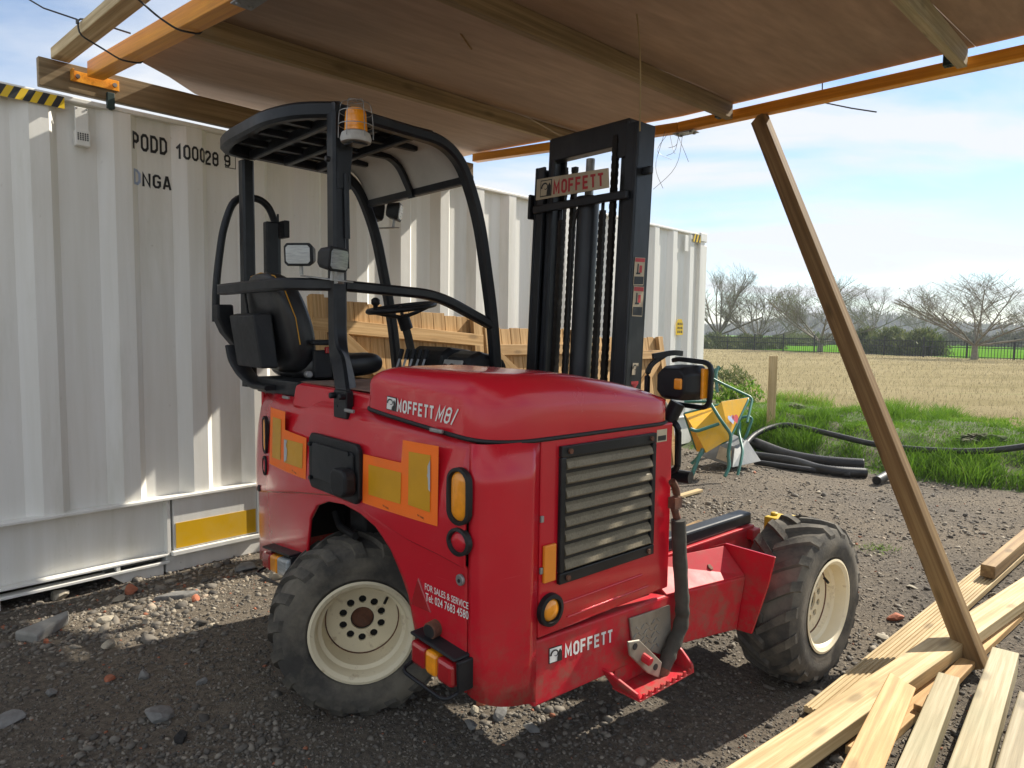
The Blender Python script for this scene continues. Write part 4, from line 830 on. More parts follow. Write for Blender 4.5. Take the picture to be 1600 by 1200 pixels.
a = onbow(682, 978, 0); P('exhaust_stub', 'rust', lambda m: (m.lathe([(-.05, .026), (.0, .026), (.0, .021), (-.05, .020)], 18, V(a.x, a.y+.005, a.z), 'Y') if 0 else m.cyl(a+V(0, .03, 0), a+V(.01, -.035, -.004), .026, 16)), bevel=.002); P('exhaust_mouth', 'well', lambda m: m.cyl(a+V(.01, -.035, -.004), a+V(.0103, -.0365, -.0041), .021, 14))
for s, q0, q1, hgt in (('FOR SALES & SERVICE', (667, 915), (735, 946), .021), ('Tel: 024 7683 4580', (668, 931), (735, 961), .026)):
    a, c = onbow(*q0, .0), onbow(*q1, .0); bm = text_mesh(s, .01); slice_bm(bm, [.2, .4, .6, .8])
    map_bm(bm, lambda x, y: V(a.x+(c.x-a.x)*x, bow(a.x+(c.x-a.x)*x)-.0075, a.z+(c.z-a.z)*x+hgt*(y-.5)), 'lettering', 'white_print', FK)['label'] = 'white lettering '+s
def tail(pxs, label, mirror):      # hooded tail lamp cluster
    a, c, dwn = [onbow(*q, .03) for q in pxs]; x0, x1 = a.x, c.x; d = a.z-dwn.z
    o = P('tail_lamp', 'black_plastic', lambda m: (m.prism([V(x0, bow(x0)+.03, a.z), V(x1, bow(x1)+.03, c.z), V(x1, bow(x1)-.058, c.z-.004), V(x0, bow(x0)-.058, a.z-.004)], (0, 0, .010)), m.prism([V(x0, bow(x0)-.02, a.z), V(x1, bow(x1)-.02, c.z), V(x1, bow(x1)-.02, c.z-d), V(x0, bow(x0)-.02, a.z-d)], (0, .05, 0)), m.prism([V(x1, bow(x1)-.055, c.z), V(x1, bow(x1)+.03, c.z), V(x1, bow(x1)+.03, c.z-d), V(x1, bow(x1)-.05, c.z-d)], (.012, 0, 0))), bevel=.006, label=label)
    def lensq(u0, u1, mat):
        P('lens', mat, lambda m: m.prism([V(x0+(x1-x0)*u, bow(x0+(x1-x0)*u)-.021, a.z+(c.z-a.z)*u-dd) for u, dd in ((u0, .015), (u1, .015), (u1, d-.008), (u0, d-.008))], (0, -.042, 0)), parent=o, bevel=.012)
    lensq(.04, .36, 'red_lens'); lensq(.37, .62, 'amber'); lensq(.63, .96, 'red_lens' if not mirror else 'clear_lens')
    P('lamp_guard', 'black', lambda m: m.tube(fillet([V(x0, bow(x0)-.02, a.z-d*.9), V(x0, bow(x0)-.09, a.z-d-.01), V(x1, bow(x1)-.09, c.z-d-.012), V(x1, bow(x1)-.0, c.z-d*.9)], .03), .006, 8), parent=o, smooth=50)
tail(((652, 985), (722, 1030), (655, 1033)), 'red and amber tail lamp at the right rear, low beside the wheel', False)
tail(((419, 853), (462, 868), (419, 886)), 'red and amber tail lamp at the left rear, low beside the wheel', True)
# ---- hood lettering on the rear face of the hood
def onhood(x, z, off):
    h, nrm, _, _ = bvh.ray_cast(V(x, -1.2, z), V(0, 1, 0)); 
    return V(x, h.y-off, z) if h else V(x, bow(x)-off, z)
def hoodpix(px, py): return onbow(px, py, -.015)
def hood_strip(q0, q1, q2):        # lower left, lower right, upper left pixels
    a, b_, c = hoodpix(*q0), hoodpix(*q1), hoodpix(*q2); return lambda u, v: (a.x+(b_.x-a.x)*u+(c.x-a.x)*v, a.z+(b_.z-a.z)*u+(c.z-a.z)*v)
st = hood_strip((606, 639), (621, 643), (607, 618)); emblem(lambda u, v, l: onhood(*st(u, v), l+.002), FK)
st2 = hood_strip((622, 643), (679, 655), (623, 621)); bm = stencil('MOFFETT'); slice_bm(bm, [.1*i for i in range(1, 10)]); slice_bm(bm, [.33, .66], (0, 1, 0)); map_bm(bm, lambda x, y: onhood(*st2(x, y), .003), 'lettering', 'white_print', FK)['label'] = 'white lettering MOFFETT on the hood'
st3 = hood_strip((682, 658), (716, 666), (685, 630)); bm = stencil('M8/', .14, .5, .14, .28); slice_bm(bm, [.2, .4, .6, .8]); slice_bm(bm, [.33, .66], (0, 1, 0)); map_bm(bm, lambda x, y: onhood(*st3(x, y), .003), 'lettering', 'white_print', FK)['label'] = 'white slanted lettering M8 on the hood'
# ---- side beam lettering
def beam(u0, u1): a, b_, c = [K.r(*q, .9455) for q in u1]; return lambda u, v, l: V(.9455+l, a.y+(b_.y-a.y)*u+(c.y-a.y)*v, a.z+(b_.z-a.z)*u+(c.z-a.z)*v)
fb = beam(0, ((857, 1038), (878, 1031), (857, 1013))); emblem(fb, FK)
fb2 = beam(0, ((882, 1028), (956, 1003), (882, 1004))); map_bm(stencil('MOFFETT'), lambda x, y: fb2(x, y, .002), 'lettering', 'white_print', FK)['label'] = 'white lettering MOFFETT on the side beam'
# ---- wheels
def make_wheel(loc, steer, label, flip=1, dk=-.12):
    R_, W_, rr = .352, .27, .190
    mt = Matrix.Translation(loc) @ Matrix.Rotation(steer, 4, 'Z')
    hw = W_/2; pr = [(-hw*.80, rr), (-hw*.97, rr+.02), (-hw*1.02, rr+.06), (-hw*.98, R_-.055), (-hw*.86, R_-.028), (-hw*.45, R_-.018), (0, R_-.015), (hw*.45, R_-.018), (hw*.86, R_-.028), (hw*.98, R_-.055), (hw*1.02, rr+.06), (hw*.985, rr+.045), (hw*.99, rr+.04), (hw*.97, rr+.02), (hw*.80, rr)]
    m = MB(); m.lathe(pr, 72); ty = m.build('tyre', 'rubber', FK, smooth=35, label=label); ty.matrix_local = mt
    def lug(sd_):
        m = MB(); ringv = []
        for k in range(7):
            t = k/6; x = sd_*(-.012+(hw*.97+.012)*t); ang = .34*t; rad = np.interp(abs(x), [0, hw*.45, hw*.86, hw*1.02], [R_-.016, R_-.019, R_-.029, R_-.05])-(.012*(t-.85)/.15 if t > .85 else 0)
            h = .019 if t < .9 else .013; wd = (.030+.016*t)/R_
            for da, dr in ((-wd/2*1.25, -.004), (-wd/2, h), (wd/2, h), (wd/2*1.25, -.004)):
                A = ang+da; xx = x*(1.0 if t < .9 else 1.015); ringv.append(V(xx, (rad+dr)*math.sin(A), (rad+dr)*math.cos(A)))
        m.add(ringv, [(i*4+j, i*4+(j+1) % 4, (i+1)*4+(j+1) % 4, (i+1)*4+j) for i in range(6) for j in range(4)]+[(0, 1, 2, 3), (24, 25, 26, 27)]); return m.mesh('tread_lug', 'rubber')
    for sd_, ph in ((1, 0), (-1, .5)):
        lm = LUG.setdefault(sd_, None) or lug(sd_); LUG[sd_] = lm
        for k in range(18):
            o = link('tread_lug', lm, ty); o.matrix_local = Matrix.Rotation(2*PI*(k+ph)/18, 4, 'X')
    e = hw*flip
    def fl(p): return [(h*flip, r) for h, r in p]
    m = MB(); m.lathe(fl([(hw*.72, rr-.012), (hw*.90, rr-.004), (hw*.98, rr+.010), (hw*.99, rr+.002), (hw*.93, rr-.012), (hw*.80, rr-.020), (hw*.62, rr-.022), (hw*.55, rr-.036), (hw*(dk+.04), rr-.044), (hw*(dk-.01), rr-.052)]), 64)
    rm = m.build('rim', 'cream', FK, smooth=35, recalc=False, solid=.003); rm.matrix_local = mt
    bm = bmesh.new(); es = []
    def cring(cx, cy, r, n):
        vs_ = [bm.verts.new((0, cx+r*math.cos(2*PI*i/n), cy+r*math.sin(2*PI*i/n))) for i in range(n)]
        for i in range(n): es.append(bm.edges.new((vs_[i], vs_[(i+1) % n])))
    cring(0, 0, rr-.050, 48); cring(0, 0, .046, 24)
    for i in range(10): cring(.078*math.cos(2*PI*i/10+.3), .078*math.sin(2*PI*i/10+.3), .0155, 10)
    bmesh.ops.triangle_fill(bm, use_beauty=True, edges=es, normal=(1, 0, 0)); me = bpy.data.meshes.new('wheel_disc'); bm.to_mesh(me); bm.free(); me.materials.append(MAT['cream'])
    dsc = link('wheel_disc', me, FK); dsc.matrix_local = mt @ Matrix.Translation((hw*dk*flip, 0, 0)); md = dsc.modifiers.new('s', 'SOLIDIFY'); md.thickness = .01; md.offset = 0
    m = MB(); m.cyl((-.05*flip, 0, 0), ((hw*.06-.02)*flip, 0, 0), rr-.055, 32); m.build('dark_backing', 'well', dsc)  # near-black backing added behind the disc holes, standing in for the shaded cavity
    m = MB(); m.cyl(((-.03)*flip, 0, 0), (-.006*flip, 0, 0), .044, 20); m.build('hub_cap', 'rust', dsc, bevel=.006)
    m = MB(); m.tube([V(.006*flip, (rr-.046)*math.cos(2*PI*i/48), (rr-.046)*math.sin(2*PI*i/48)) for i in range(48)], .003, 6, closed=True, up=(1, 0, 0)); m.build('rust_line', 'rust', dsc, smooth=60)
    m = MB(); m.tube([V(hw*.12*flip, (rr-.055)*.72, (rr-.055)*.60), V(hw*.30*flip, (rr-.06)*.66, (rr-.06)*.52)], .006, 8); m.build('valve', 'rubber_seal', dsc)
LUG = {}
wn = Vector((.21, -.978, 0)); ax_ = Vector((wn.dot(K.R), wn.dot(K.F), 0)); make_wheel(V(.04, -.03, .345), math.atan2(ax_.y, ax_.x), 'steered rear tyre with worn lugs, cream rim facing the camera')
make_wheel(V(1.2-.135, 1.545, .345), 0, 'right front tyre with chevron lugs and rusty cream rim', dk=.34)
make_wheel(V(-1.2+.135, 1.545, .345), PI, 'left front tyre beyond the mast')
# ---- overhead guard
RX, LX = -.205, -1.15
TUBE = rect(.058, .075, .008)
P('guard_post', 'black', lambda m: m.sweep(fillet([V(RX, .0, 2.36), V(RX, .0, 1.40), V(RX+.20, -.08, 1.315), V(RX+.375, -.16, 1.215)], .12, 6), rect(.060, .067, .01), up=(1, 0, 0)), smooth=40)
P('post_foot', 'black', lambda m: (m.box((RX+.375, -.178, 1.225), (.095, .03, .10)), m.cyl((RX+.34, -.185, 1.255), (RX+.34, -.215, 1.255), .012, 8), m.cyl((RX+.41, -.185, 1.255), (RX+.41, -.215, 1.255), .012, 8)), bevel=.008)
P('guard_post', 'black', lambda m: m.sweep([V(LX, .0, 2.33), V(LX, .0, 1.19)], rect(.060, .067, .01), up=(1, 0, 0)), smooth=40)
P('guard_post', 'black', lambda m: m.sweep(fillet([V(RX, -.02, 2.375), V(RX, .60, 2.345), V(RX, .74, 2.06), V(RX, .84, 1.55), V(RX+.0, .875, 1.18)], .22, 9), rect(.050, .057, .01), up=(1, 0, 0)), smooth=40)
P('guard_post', 'black', lambda m: m.sweep(fillet([V(LX, -.0, 2.375), V(LX, .60, 2.36), V(LX, .74, 2.08), V(LX, .86, 1.55), V(LX, .90, 1.18)], .22, 9), rect(.050, .057, .01), up=(1, 0, 0)), smooth=40)
P('roof_rim', 'black', lambda m: m.sweep(fillet([V(RX, .02, 2.377), V(-.33, -.10, 2.378), V(-.52, -.155, 2.378), V(-.95, -.155, 2.376), V(-1.12, -.12, 2.374), V(LX, .02, 2.372)], .09, 5), rect(.05, .066, .012)), smooth=40)
for f in (.02, .20, .38): P('roof_bar', 'black', lambda m: m.bar(V(LX+.03, f, 2.355), V(RX-.03, f, 2.355), .03, .045, bv=.005))
for x in (-.45, -.68, -.91): P('roof_bar', 'black', lambda m: m.bar(V(x, -.12, 2.366), V(x, .55, 2.366), .035, .03, bv=.004))
P('roof_sheet', 'black', lambda m: m.prism([V(RX-.03, .03, 2.392), V(-.35, -.09, 2.392), V(-.52, -.145, 2.392), V(-.95, -.145, 2.392), V(-1.10, -.11, 2.392), V(LX+.03, .03, 2.392), V(LX+.03, .50, 2.386), V(RX-.03, .50, 2.386)], (0, 0, .012)), bevel=.004)
vis = fillet([V(0, .44, 2.385), V(0, .60, 2.37), V(0, .68, 2.23), V(0, .695, 2.19)], .16, 8)
m = MB(); m.grid([[V(x, p.y, p.z) for x in np.linspace(LX+.035, RX-.035, 6)] for p in vis]); m.build('visor_sheet', 'visor', FK, smooth=60, solid=.006)
P('visor_bar', 'black', lambda m: m.bar(V(LX, .695, 2.205), V(RX, .695, 2.205), .035, .04, bv=.005))
P('visor_rib', 'black', lambda m: m.sweep([V(-.68, p.y-.012, p.z-.012) for p in vis], rect(.04, .018)), smooth=40)
P('guard_rail', 'black', lambda m: m.sweep(fillet([V(RX, -.005, 1.675), V(-.42, -.155, 1.678), V(-1.0, -.165, 1.675), V(-1.05, -.165, 1.675)], .08, 5), rect(.05, .052, .01)), smooth=40)
P('guard_rail', 'black', lambda m: m.sweep(fillet([V(RX, .03, 1.672), V(RX, .50, 1.655), V(RX, .845, 1.515)], .12, 6), rect(.045, .052, .01), up=(1, 0, 0)), smooth=40)
P('rail_end', 'steel', lambda m: m.box((-1.052, -.165, 1.675), (.004, .045, .046)))
P('side_hoop', 'black', lambda m: m.tube(fillet([V(-1.25, -.13, 1.52), V(-1.25, -.125, 1.72), V(-1.25, -.085, 2.0), V(-1.25, -.02, 2.17), V(-1.25, .14, 2.17), V(-1.25, .20, 2.04), V(-1.25, .20, 1.40)], .10, 6), .019, 12, up=(1, 0, 0)), smooth=60)
hp = [K.r(*q, -1.22) for q in ((333, 476), (359, 476), (360, 508), (372, 520), (381, 522), (381, 540), (362, 540), (345, 520), (334, 497))]
P('hoop_guard', 'black_plastic', lambda m: m.prism([V(-1.25, q.y, q.z) for q in hp], (.09, 0, 0)), bevel=.012)
pp = [K.f(*q, -.09) for q in ((366, 540), (370, 562), (384, 585), (404, 603), (428, 606))]
P('seat_shroud', 'black_plastic', lambda m: m.sweep(fillet(pp, .05, 4), rect(.024, .09, .008), up=(0, 1, 0)), smooth=50)
a = K.r(443, 365, -1.2); P('mirror', 'black_plastic', lambda m: (m.box(a+V(0, .0, .02), (.09, .03, .09)), m.bar(a+V(0, -.03, -.2), a+V(0, -.03, .10), .008, .012)), bevel=.008)
a = K.r(424, 395, -1.2); P('grab_post', 'black', lambda m: m.box(a+V(0, 0, -.05), (.05, .07, .42)), bevel=.008)
P('gas_strut', 'black', lambda m: (m.cyl((RX+.04, .02, 2.12), (RX+.04, .025, 1.86), .012, 10), m.cyl((RX+.04, .025, 1.86), (RX+.04, .027, 1.74), .006, 8), m.box((RX+.025, .012, 2.14), (.03, .06, .16))), smooth=40)
# ---- beacon
bc = K.f(556, 205, .03)
BE = P('beacon_base', 'grey_base', lambda m: m.lathe([(0, .0005), (0, .058), (.014, .062), (.035, .056), (.042, .045), (.042, .0005)], 28, bc+V(0, 0, -.045), 'Z'), smooth=40)
P('beacon_lens', 'amber', lambda m: m.lathe([(0, .046), (.03, .044), (.07, .042), (.085, .036), (.088, .0005)], 28, bc+V(0, 0, -.002), 'Z'), smooth=40, parent=BE)
def wire_cage(m):
    for i in range(6):
        t = 2*PI*i/6; d = V(math.cos(t), math.sin(t), 0); m.tube(fillet([bc+d*.068+V(0, 0, -.03), bc+d*.066+V(0, 0, .05), bc+d*.056+V(0, 0, .115), bc+d*.005+V(0, 0, .118)], .02, 3), .0017, 6)
    for z, r in ((.02, .067), (.07, .064), (.115, .03)): m.tube([bc+V(r*math.cos(2*PI*i/20), r*math.sin(2*PI*i/20), z) for i in range(20)], .0017, 6, closed=True)
P('beacon_cage', 'steel', wire_cage, parent=BE, smooth=60)
P('beacon_bracket', 'black', lambda m: (m.bar(V(RX+.02, .02, 2.06), V(RX+.035, .03, 2.26), .05, .012, up=(1, 0, 0)), m.box(bc+V(0, 0, -.052), (.07, .07, .008)), m.cyl((RX+.02, -.04, 2.17), (RX+.02, -.06, 2.17), .012, 8)), bevel=.003)
# ---- work lamps
def work_lamp(c, az, el, label, s=1.0):
    d = V(math.sin(az)*math.cos(el), math.cos(az)*math.cos(el), math.sin(el)); x = d.cross(V(0, 0, 1)).normalized(); y = x.cross(d).normalized()
    m = MB(); secs = [(-.055, .050, .036), (-.04, .062, .046), (.02, .074, .056), (.032, .076, .058)]; n = 12; vv = []
    for dd, w_, h_ in secs:
        for q in rect(2*w_*s, 2*h_*s, .016*s) : vv.append(c+d*dd*s+x*q[0]+y*q[1])
    k = 8; m.add(vv, [(i*k+j, i*k+(j+1) % k, (i+1)*k+(j+1) % k, (i+1)*k+j) for i in range(3) for j in range(k)]+[tuple(range(k))[::-1], tuple(3*k+j for j in range(k))])
    o = m.build('work_lamp', 'black_plastic', FK, smooth=35, bevel=.004, label=label)
    P('lens', 'clear_lens', lambda q: q.prism([c+d*.033*s+x*a_+y*b_ for a_, b_ in rect(.125*s, .09*s, .012*s)], d*.004), parent=o)
    for i in range(-3, 4): P('lens_rib', 'clear_lens', lambda q: q.box(c+d*.038*s+y*i*.012*s, (.11*s, .003, .003), (x, d, y)), parent=o)
    P('lamp_stud', 'steel', lambda q: q.cyl(c-y*.05*s, c-y*.10*s, .008, 8), parent=o)
toward = lambda c: K.loc(CAM)-c
c1 = K.f(470, 398, -.10); c2 = K.f(521, 405, -.09)
work_lamp(c1, 2.42, -.06, 'square work lamp facing rearward, left of the guard post', .82); work_lamp(c2, 1.12, -.10, 'square work lamp turned to the right on the guard post', .82)
P('lamp_bar', 'steel', lambda m: (m.bar(c1+V(-.02, .02, -.085), c2+V(.02, .06, -.085), .035, .006), m.box(c2+V(-.05, .05, -.06), (.03, .03, .06))), bevel=.002)
c3 = K.f(588, 332, .80); c4 = K.f(618, 331, .80)
work_lamp(c3, .2, -.15, 'black work lamp facing forward on the left guard post, inner one', .85); work_lamp(c4, .75, -.15, 'black work lamp facing forward on the left guard post, outer one', .85)
P('lamp_bar', 'steel', lambda m: m.bar(c3+V(-.05, 0, -.09), c4+V(.02, 0, -.09), .03, .006), bevel=.002)
# ---- seat
def loft(m, secs, n=4):
    k = len(secs[0]); m.add([p for s in secs for p in s], [(i*k+j, i*k+(j+1) % k, (i+1)*k+(j+1) % k, (i+1)*k+j) for i in range(len(secs)-1) for j in range(k)]+[tuple(range(k))[::-1], tuple((len(secs)-1)*k+j for j in range(k))])
SX = -.79
secs = []
for z, w_, f0, f1 in ((1.275, .17, .0, .07), (1.34, .225, -.025, .085), (1.45, .235, -.05, .085), (1.56, .23, -.075, .055), (1.66, .205, -.10, .02), (1.72, .155, -.105, -.01), (1.75, .09, -.095, -.04)):
    secs.append([V(SX-w_, f0+.03, z), V(SX-w_*.8, f0, z), V(SX+w_*.8, f0, z), V(SX+w_, f0+.03, z), V(SX+w_, f1, z), V(SX+w_*.8, f1+.02, z), V(SX, f1-.03, z), V(SX-w_*.8, f1+.02, z), V(SX-w_, f1, z)])
m = MB(); loft(m, secs); o = m.build('seat_backrest', 'vinyl', FK, smooth=60); o.modifiers.new('s', 'SUBSURF').render_levels = 2; o.modifiers['s'].levels = 2
P('seat_piping', 'yellow_film', lambda m: m.tube([V(SX+.235, .0, 1.42), V(SX+.235, -.02, 1.54), V(SX+.205, -.055, 1.66), V(SX+.14, -.075, 1.728), V(SX, -.08, 1.748), V(SX-.12, -.08, 1.735)], .0025, 6), smooth=60)
secs = []
for f, w_, z0, z1 in ((.02, .19, 1.255, 1.36), (.08, .235, 1.25, 1.385), (.25, .245, 1.25, 1.375), (.38, .24, 1.255, 1.39), (.44, .22, 1.27, 1.375), (.465, .19, 1.29, 1.345)):
    secs.append([V(SX-w_, f, z0+.03), V(SX-w_*.8, f, z0), V(SX+w_*.8, f, z0), V(SX+w_, f, z0+.03), V(SX+w_, f, z1-.02), V(SX+w_*.8, f, z1), V(SX, f, z1-.02), V(SX-w_*.8, f, z1), V(SX-w_, f, z1-.02)])
m = MB(); loft(m, secs); o = m.build('seat_cushion', 'vinyl', FK, smooth=60); o.modifiers.new('s', 'SUBSURF').render_levels = 2; o.modifiers['s'].levels = 2
P('seat_base', 'black', lambda m: (m.b2((-.93, .0, 1.19), (-.46, .40, 1.25)), m.b2((-.86, -.08, 1.19), (-.42, .05, 1.262))), bevel=.008)
P('document_box', 'black_plastic', lambda m: m.prism([V(-.975, -.125, 1.56), V(-.985, -.16, 1.55), V(-.955, -.135, 1.31), V(-.94, -.06, 1.31), V(-.96, -.08, 1.56)], (.29, 0, 0)), bevel=.008)
P('seat_bracket', 'black', lambda m: m.bar(V(-.93, -.11, 1.67), V(-.92, -.10, 1.55), .045, .01, up=(0, 1, 0)), bevel=.003)
P('recline_knob', 'steel', lambda m: m.cyl((SX+.235, .03, 1.285), (SX+.265, .03, 1.285), .017, 14), bevel=.005)
P('armrest_bracket', 'black_plastic', lambda m: (m.box((SX+.25, .10, 1.33), (.03, .09, .13)), m.box((SX+.26, .13, 1.43), (.04, .17, .025))), bevel=.008)
P('belt_buckle', 'red_lens', lambda m: m.box((SX+.27, .12, 1.395), (.025, .03, .03)), bevel=.004)
# ---- controls
sc_ = V(-.65, .60, 1.605); nrm = V(0, -.16, .98).normalized(); ex = V(1, 0, 0); ey = nrm.cross(ex)
SW = P('steering_wheel', 'black_plastic', lambda m: m.tube([sc_+ex*.172*math.cos(2*PI*i/36)+ey*.172*math.sin(2*PI*i/36) for i in range(36)], .0135, 10, closed=True, up=nrm), smooth=60)
P('spoke', 'black_plastic', lambda m: [m.tube([sc_+(ex*math.cos(a)+ey*math.sin(a))*.17, sc_+(ex*math.cos(a)+ey*math.sin(a))*.08-nrm*.03, sc_-nrm*.05], .010, 8) for a in (.5, 2.6, 4.7)], parent=SW, smooth=60)
P('spinner_knob', 'black_plastic', lambda m: m.lathe([(0, .0005), (0, .012), (.025, .012), (.035, .022), (.055, .022), (.066, .010), (.067, .0005)], 16, sc_+ex*.06*0-ey*.155+nrm*.005, 'Z'), parent=SW, smooth=50)
P('steering_column', 'sleeve', lambda m: m.tube([sc_-nrm*.05, V(-.65, .64, 1.46), V(-.65, .70, 1.22)], .022, 10), smooth=50)
P('column_collar', 'black_plastic', lambda m: m.tube([sc_-nrm*.04, sc_-nrm*.11+V(0, .015, 0)], .034, 10), smooth=50)
for i in range(5):
    b0 = V(-.60+.03*i, .52+.018*i, 1.22); tp_ = b0+V(-.02, .055, .14); LV = P('control_lever', 'steel', lambda m: m.tube([b0, (b0+tp_)/2+V(0, -.006, 0), tp_], .006, 6), smooth=50)
    P('lever_grip', 'black_plastic', lambda m: m.tube([tp_-(tp_-b0)*.12, tp_+(tp_-b0)*.22], .012, 8), parent=LV, smooth=50)
dd = V(-.58, .80, 1.30)
P('dashboard', 'black_plastic', lambda m: m.prism([V(-.78, .70, 1.20), V(-.78, .72, 1.37), V(-.78, .78, 1.405), V(-.78, .94, 1.385), V(-.78, 1.02, 1.20)], (.33, 0, 0)), bevel=.03)
DP = P('dash_pod', 'black_plastic', lambda m: m.prism([V(-.44, .66, 1.20), V(-.44, .72, 1.365), V(-.44, .80, 1.39), V(-.44, .95, 1.355), V(-.44, 1.00, 1.20)], (.22, 0, 0)), bevel=.035)
P('switch_panel', 'grey_base', lambda m: m.box((-.33, .678, 1.29), (.15, .012, .12), (V(1, 0, 0), V(0, .94, -.34), V(0, .34, .94))), parent=DP, bevel=.02)
P('gauge', 'black_print', lambda m: [m.cyl(V(x, .668, z), V(x, .655, z+.004), r, 14) for x, z, r in ((-.36, 1.30, .026), (-.30, 1.305, .024), (-.335, 1.255, .012), (-.29, 1.262, .010))], parent=DP)
# ---- mast (leans back a little)
MY = 1.265
before_mast = set(bpy.data.objects.keys())
def channel(x, s, w_, d_, z0, z1, name, f=MY):
    P(name, 'mast_steel', lambda m: (m.b2((x-s*w_/2-.008, f-d_/2, z0), (x-s*w_/2+.010, f+d_/2, z1)), m.b2((x-w_/2, f-d_/2-.0, z0), (x+w_/2, f-d_/2+.018, z1)) if 0 else m.b2((min(x-s*w_/2+.010, x+s*w_/2), f-d_/2+.001, z0+.001), (max(x-s*w_/2+.010, x+s*w_/2), f-d_/2+.018, z1-.001)), m.b2((min(x-s*w_/2+.010, x+s*w_/2), f+d_/2-.018, z0+.001), (max(x-s*w_/2+.010, x+s*w_/2), f+d_/2-.001, z1-.001))), bevel=.004)
channel(.315, -1, .060, .131, .25, 2.47, 'outer_channel'); channel(-.285, 1, .060, .131, .25, 2.36, 'outer_channel')
channel(.258, -1, .036, .10, .3, 2.50, 'inner_channel', MY+.01); channel(-.225, 1, .036, .10, .3, 2.50, 'inner_channel', MY+.01)
P('mast_head', 'mast_steel', lambda m: (m.b2((-.245, MY-.04, 2.385), (.28, MY+.03, 2.505)), m.b2((.20, MY-.055, 2.32), (.285, MY-.041, 2.49))), bevel=.006)
P('mast_crossbar', 'mast_steel', lambda m: (m.b2((-.30, MY-.095, 2.115), (.33, MY-.067, 2.155)), m.b2((-.345, MY-.09, 2.09), (-.326, MY+.06, 2.22)), m.b2((.350, MY-.02, 2.23), (.40, MY+.01, 2.265))), bevel=.006)
P('lift_cylinder', 'mast_steel', lambda m: (m.cyl((.02, MY-.01, .4), (.02, MY-.01, 2.14), .055, 24), m.cyl((.02, MY-.01, 2.14), (.02, MY-.01, 2.17), .062, 24)), smooth=40)
P('cylinder_rod', 'steel', lambda m: m.cyl((.02, MY-.01, 2.17), (.02, MY-.01, 2.36), .022, 16), smooth=40)
def chain(m, x, y, z0, z1):
    z = z0; i = 0
    while z < z1: w_ = .031 if i % 2 else .026; m.box((x, y, z), (w_, .022, .0225)); z += .019; i += 1
for x, y, z1 in ((-.145, MY-.03, 2.06), (-.085, MY-.01, 2.34), (.135, MY-.03, 2.09), (.215, MY-.05, 2.42), (-.185, MY+.02, 2.36)):
    P('lift_chain', 'chain', lambda m: chain(m, x, y, .9, z1))
P('chain_anchor', 'mast_steel', lambda m: [m.cyl((x, y, 2.05), (x, y, 2.14), .009, 8) for x, y in ((-.150, MY-.03), (.135, MY-.03))])
P('mast_hose', 'rubber_seal', lambda m: m.tube(fillet([V(-.035, MY-.06, 1.0), V(-.035, MY-.06, 2.02), V(-.01, MY-.06, 2.10), V(.02, MY-.055, 2.12)], .06, 5), .009, 8), smooth=60)
sb = [K.f(*q, MY-.122+.018) for q in ((837, 313), (951, 293), (949, 262), (838, 280))]
SB = P('mast_sign', 'sign_board', lambda m: m.prism([V(q.x, MY-.118, q.z) for q in sb], (0, -.008, 0)), bevel=.002)
def sgn(u, v, l): a = sb[0].lerp(sb[1], u); c = sb[3].lerp(sb[2], u); p = a.lerp(c, v); return V(p.x, MY-.126-l, p.z)
emblem(lambda u, v, l: sgn(.065+.17*u, .10+.80*v, l), SB, True)
bm = stencil('MOFFETT'); map_bm(bm, lambda x, y: sgn(.26+.68*x, .12+.76*y, .0015), 'lettering', 'red_print', SB)['label'] = 'red lettering MOFFETT on the mast sign'
for nm_ in set(bpy.data.objects.keys())-before_mast:      # the whole mast leans forward a little
    o = bpy.data.objects[nm_]
    if o.type == 'MESH':
        for q in o.data.vertices: q.co.y += .045*(q.co.z-1.7)
XS = .3565
for q0, q1, q2, q3 in (((992, 402), (1008, 403), (1005, 446), (989, 446)), ((990, 447), (1006, 448), (1003, 495), (987, 494))):
    ps = [K.r(*q, XS) for q in (q0, q1, q2, q3)]
    def at(u, v): return V(XS, ps[3].lerp(ps[2], u).lerp(ps[0].lerp(ps[1], u), v).y, ps[3].lerp(ps[2], u).lerp(ps[0].lerp(ps[1], u), v).z)
    WS = P('warning_sticker', 'sign_board', lambda m: m.add([at(0, 0)+V(.001, 0, 0), at(1, 0)+V(.001, 0, 0), at(1, 1)+V(.001, 0, 0), at(0, 1)+V(.001, 0, 0)], [(0, 1, 2, 3)]), recalc=False)
    def quad(nm_, mat, u0, u1, v0, v1): P(nm_, mat, lambda m: m.add([at(u0, v0)+V(.002, 0, 0), at(u1, v0)+V(.002, 0, 0), at(u1, v1)+V(.002, 0, 0), at(u0, v1)+V(.002, 0, 0)], [(0, 1, 2, 3)]), parent=WS, recalc=False)
    quad('sticker_header', 'red_print', .04, .96, .84, .98); quad('sticker_text_block', 'black_print', .05, .95, .04, .32); quad('pictogram', 'black_print', .28, .40, .40, .78); quad('pictogram', 'black_print', .2, .6, .40, .46); quad('pictogram', 'red_print', .48, .74, .46, .72)
ps = [K.r(*q, XS) for q in ((986, 587), (996, 587), (998, 566), (988, 566))]
emblem(lambda u, v, l: V(XS+l, ps[0].lerp(ps[1], u).lerp(ps[3].lerp(ps[2], u), v).y, ps[0].lerp(ps[1], u).lerp(ps[3].lerp(ps[2], u), v).z), FK, True)
a = K.r(986, 596, XS); map_bm(text_mesh('M', .03), lambda x, y: V(XS+.001, a.y+.055*y*1.0, a.z-.0-.06*x), 'lettering', 'red_print', FK)
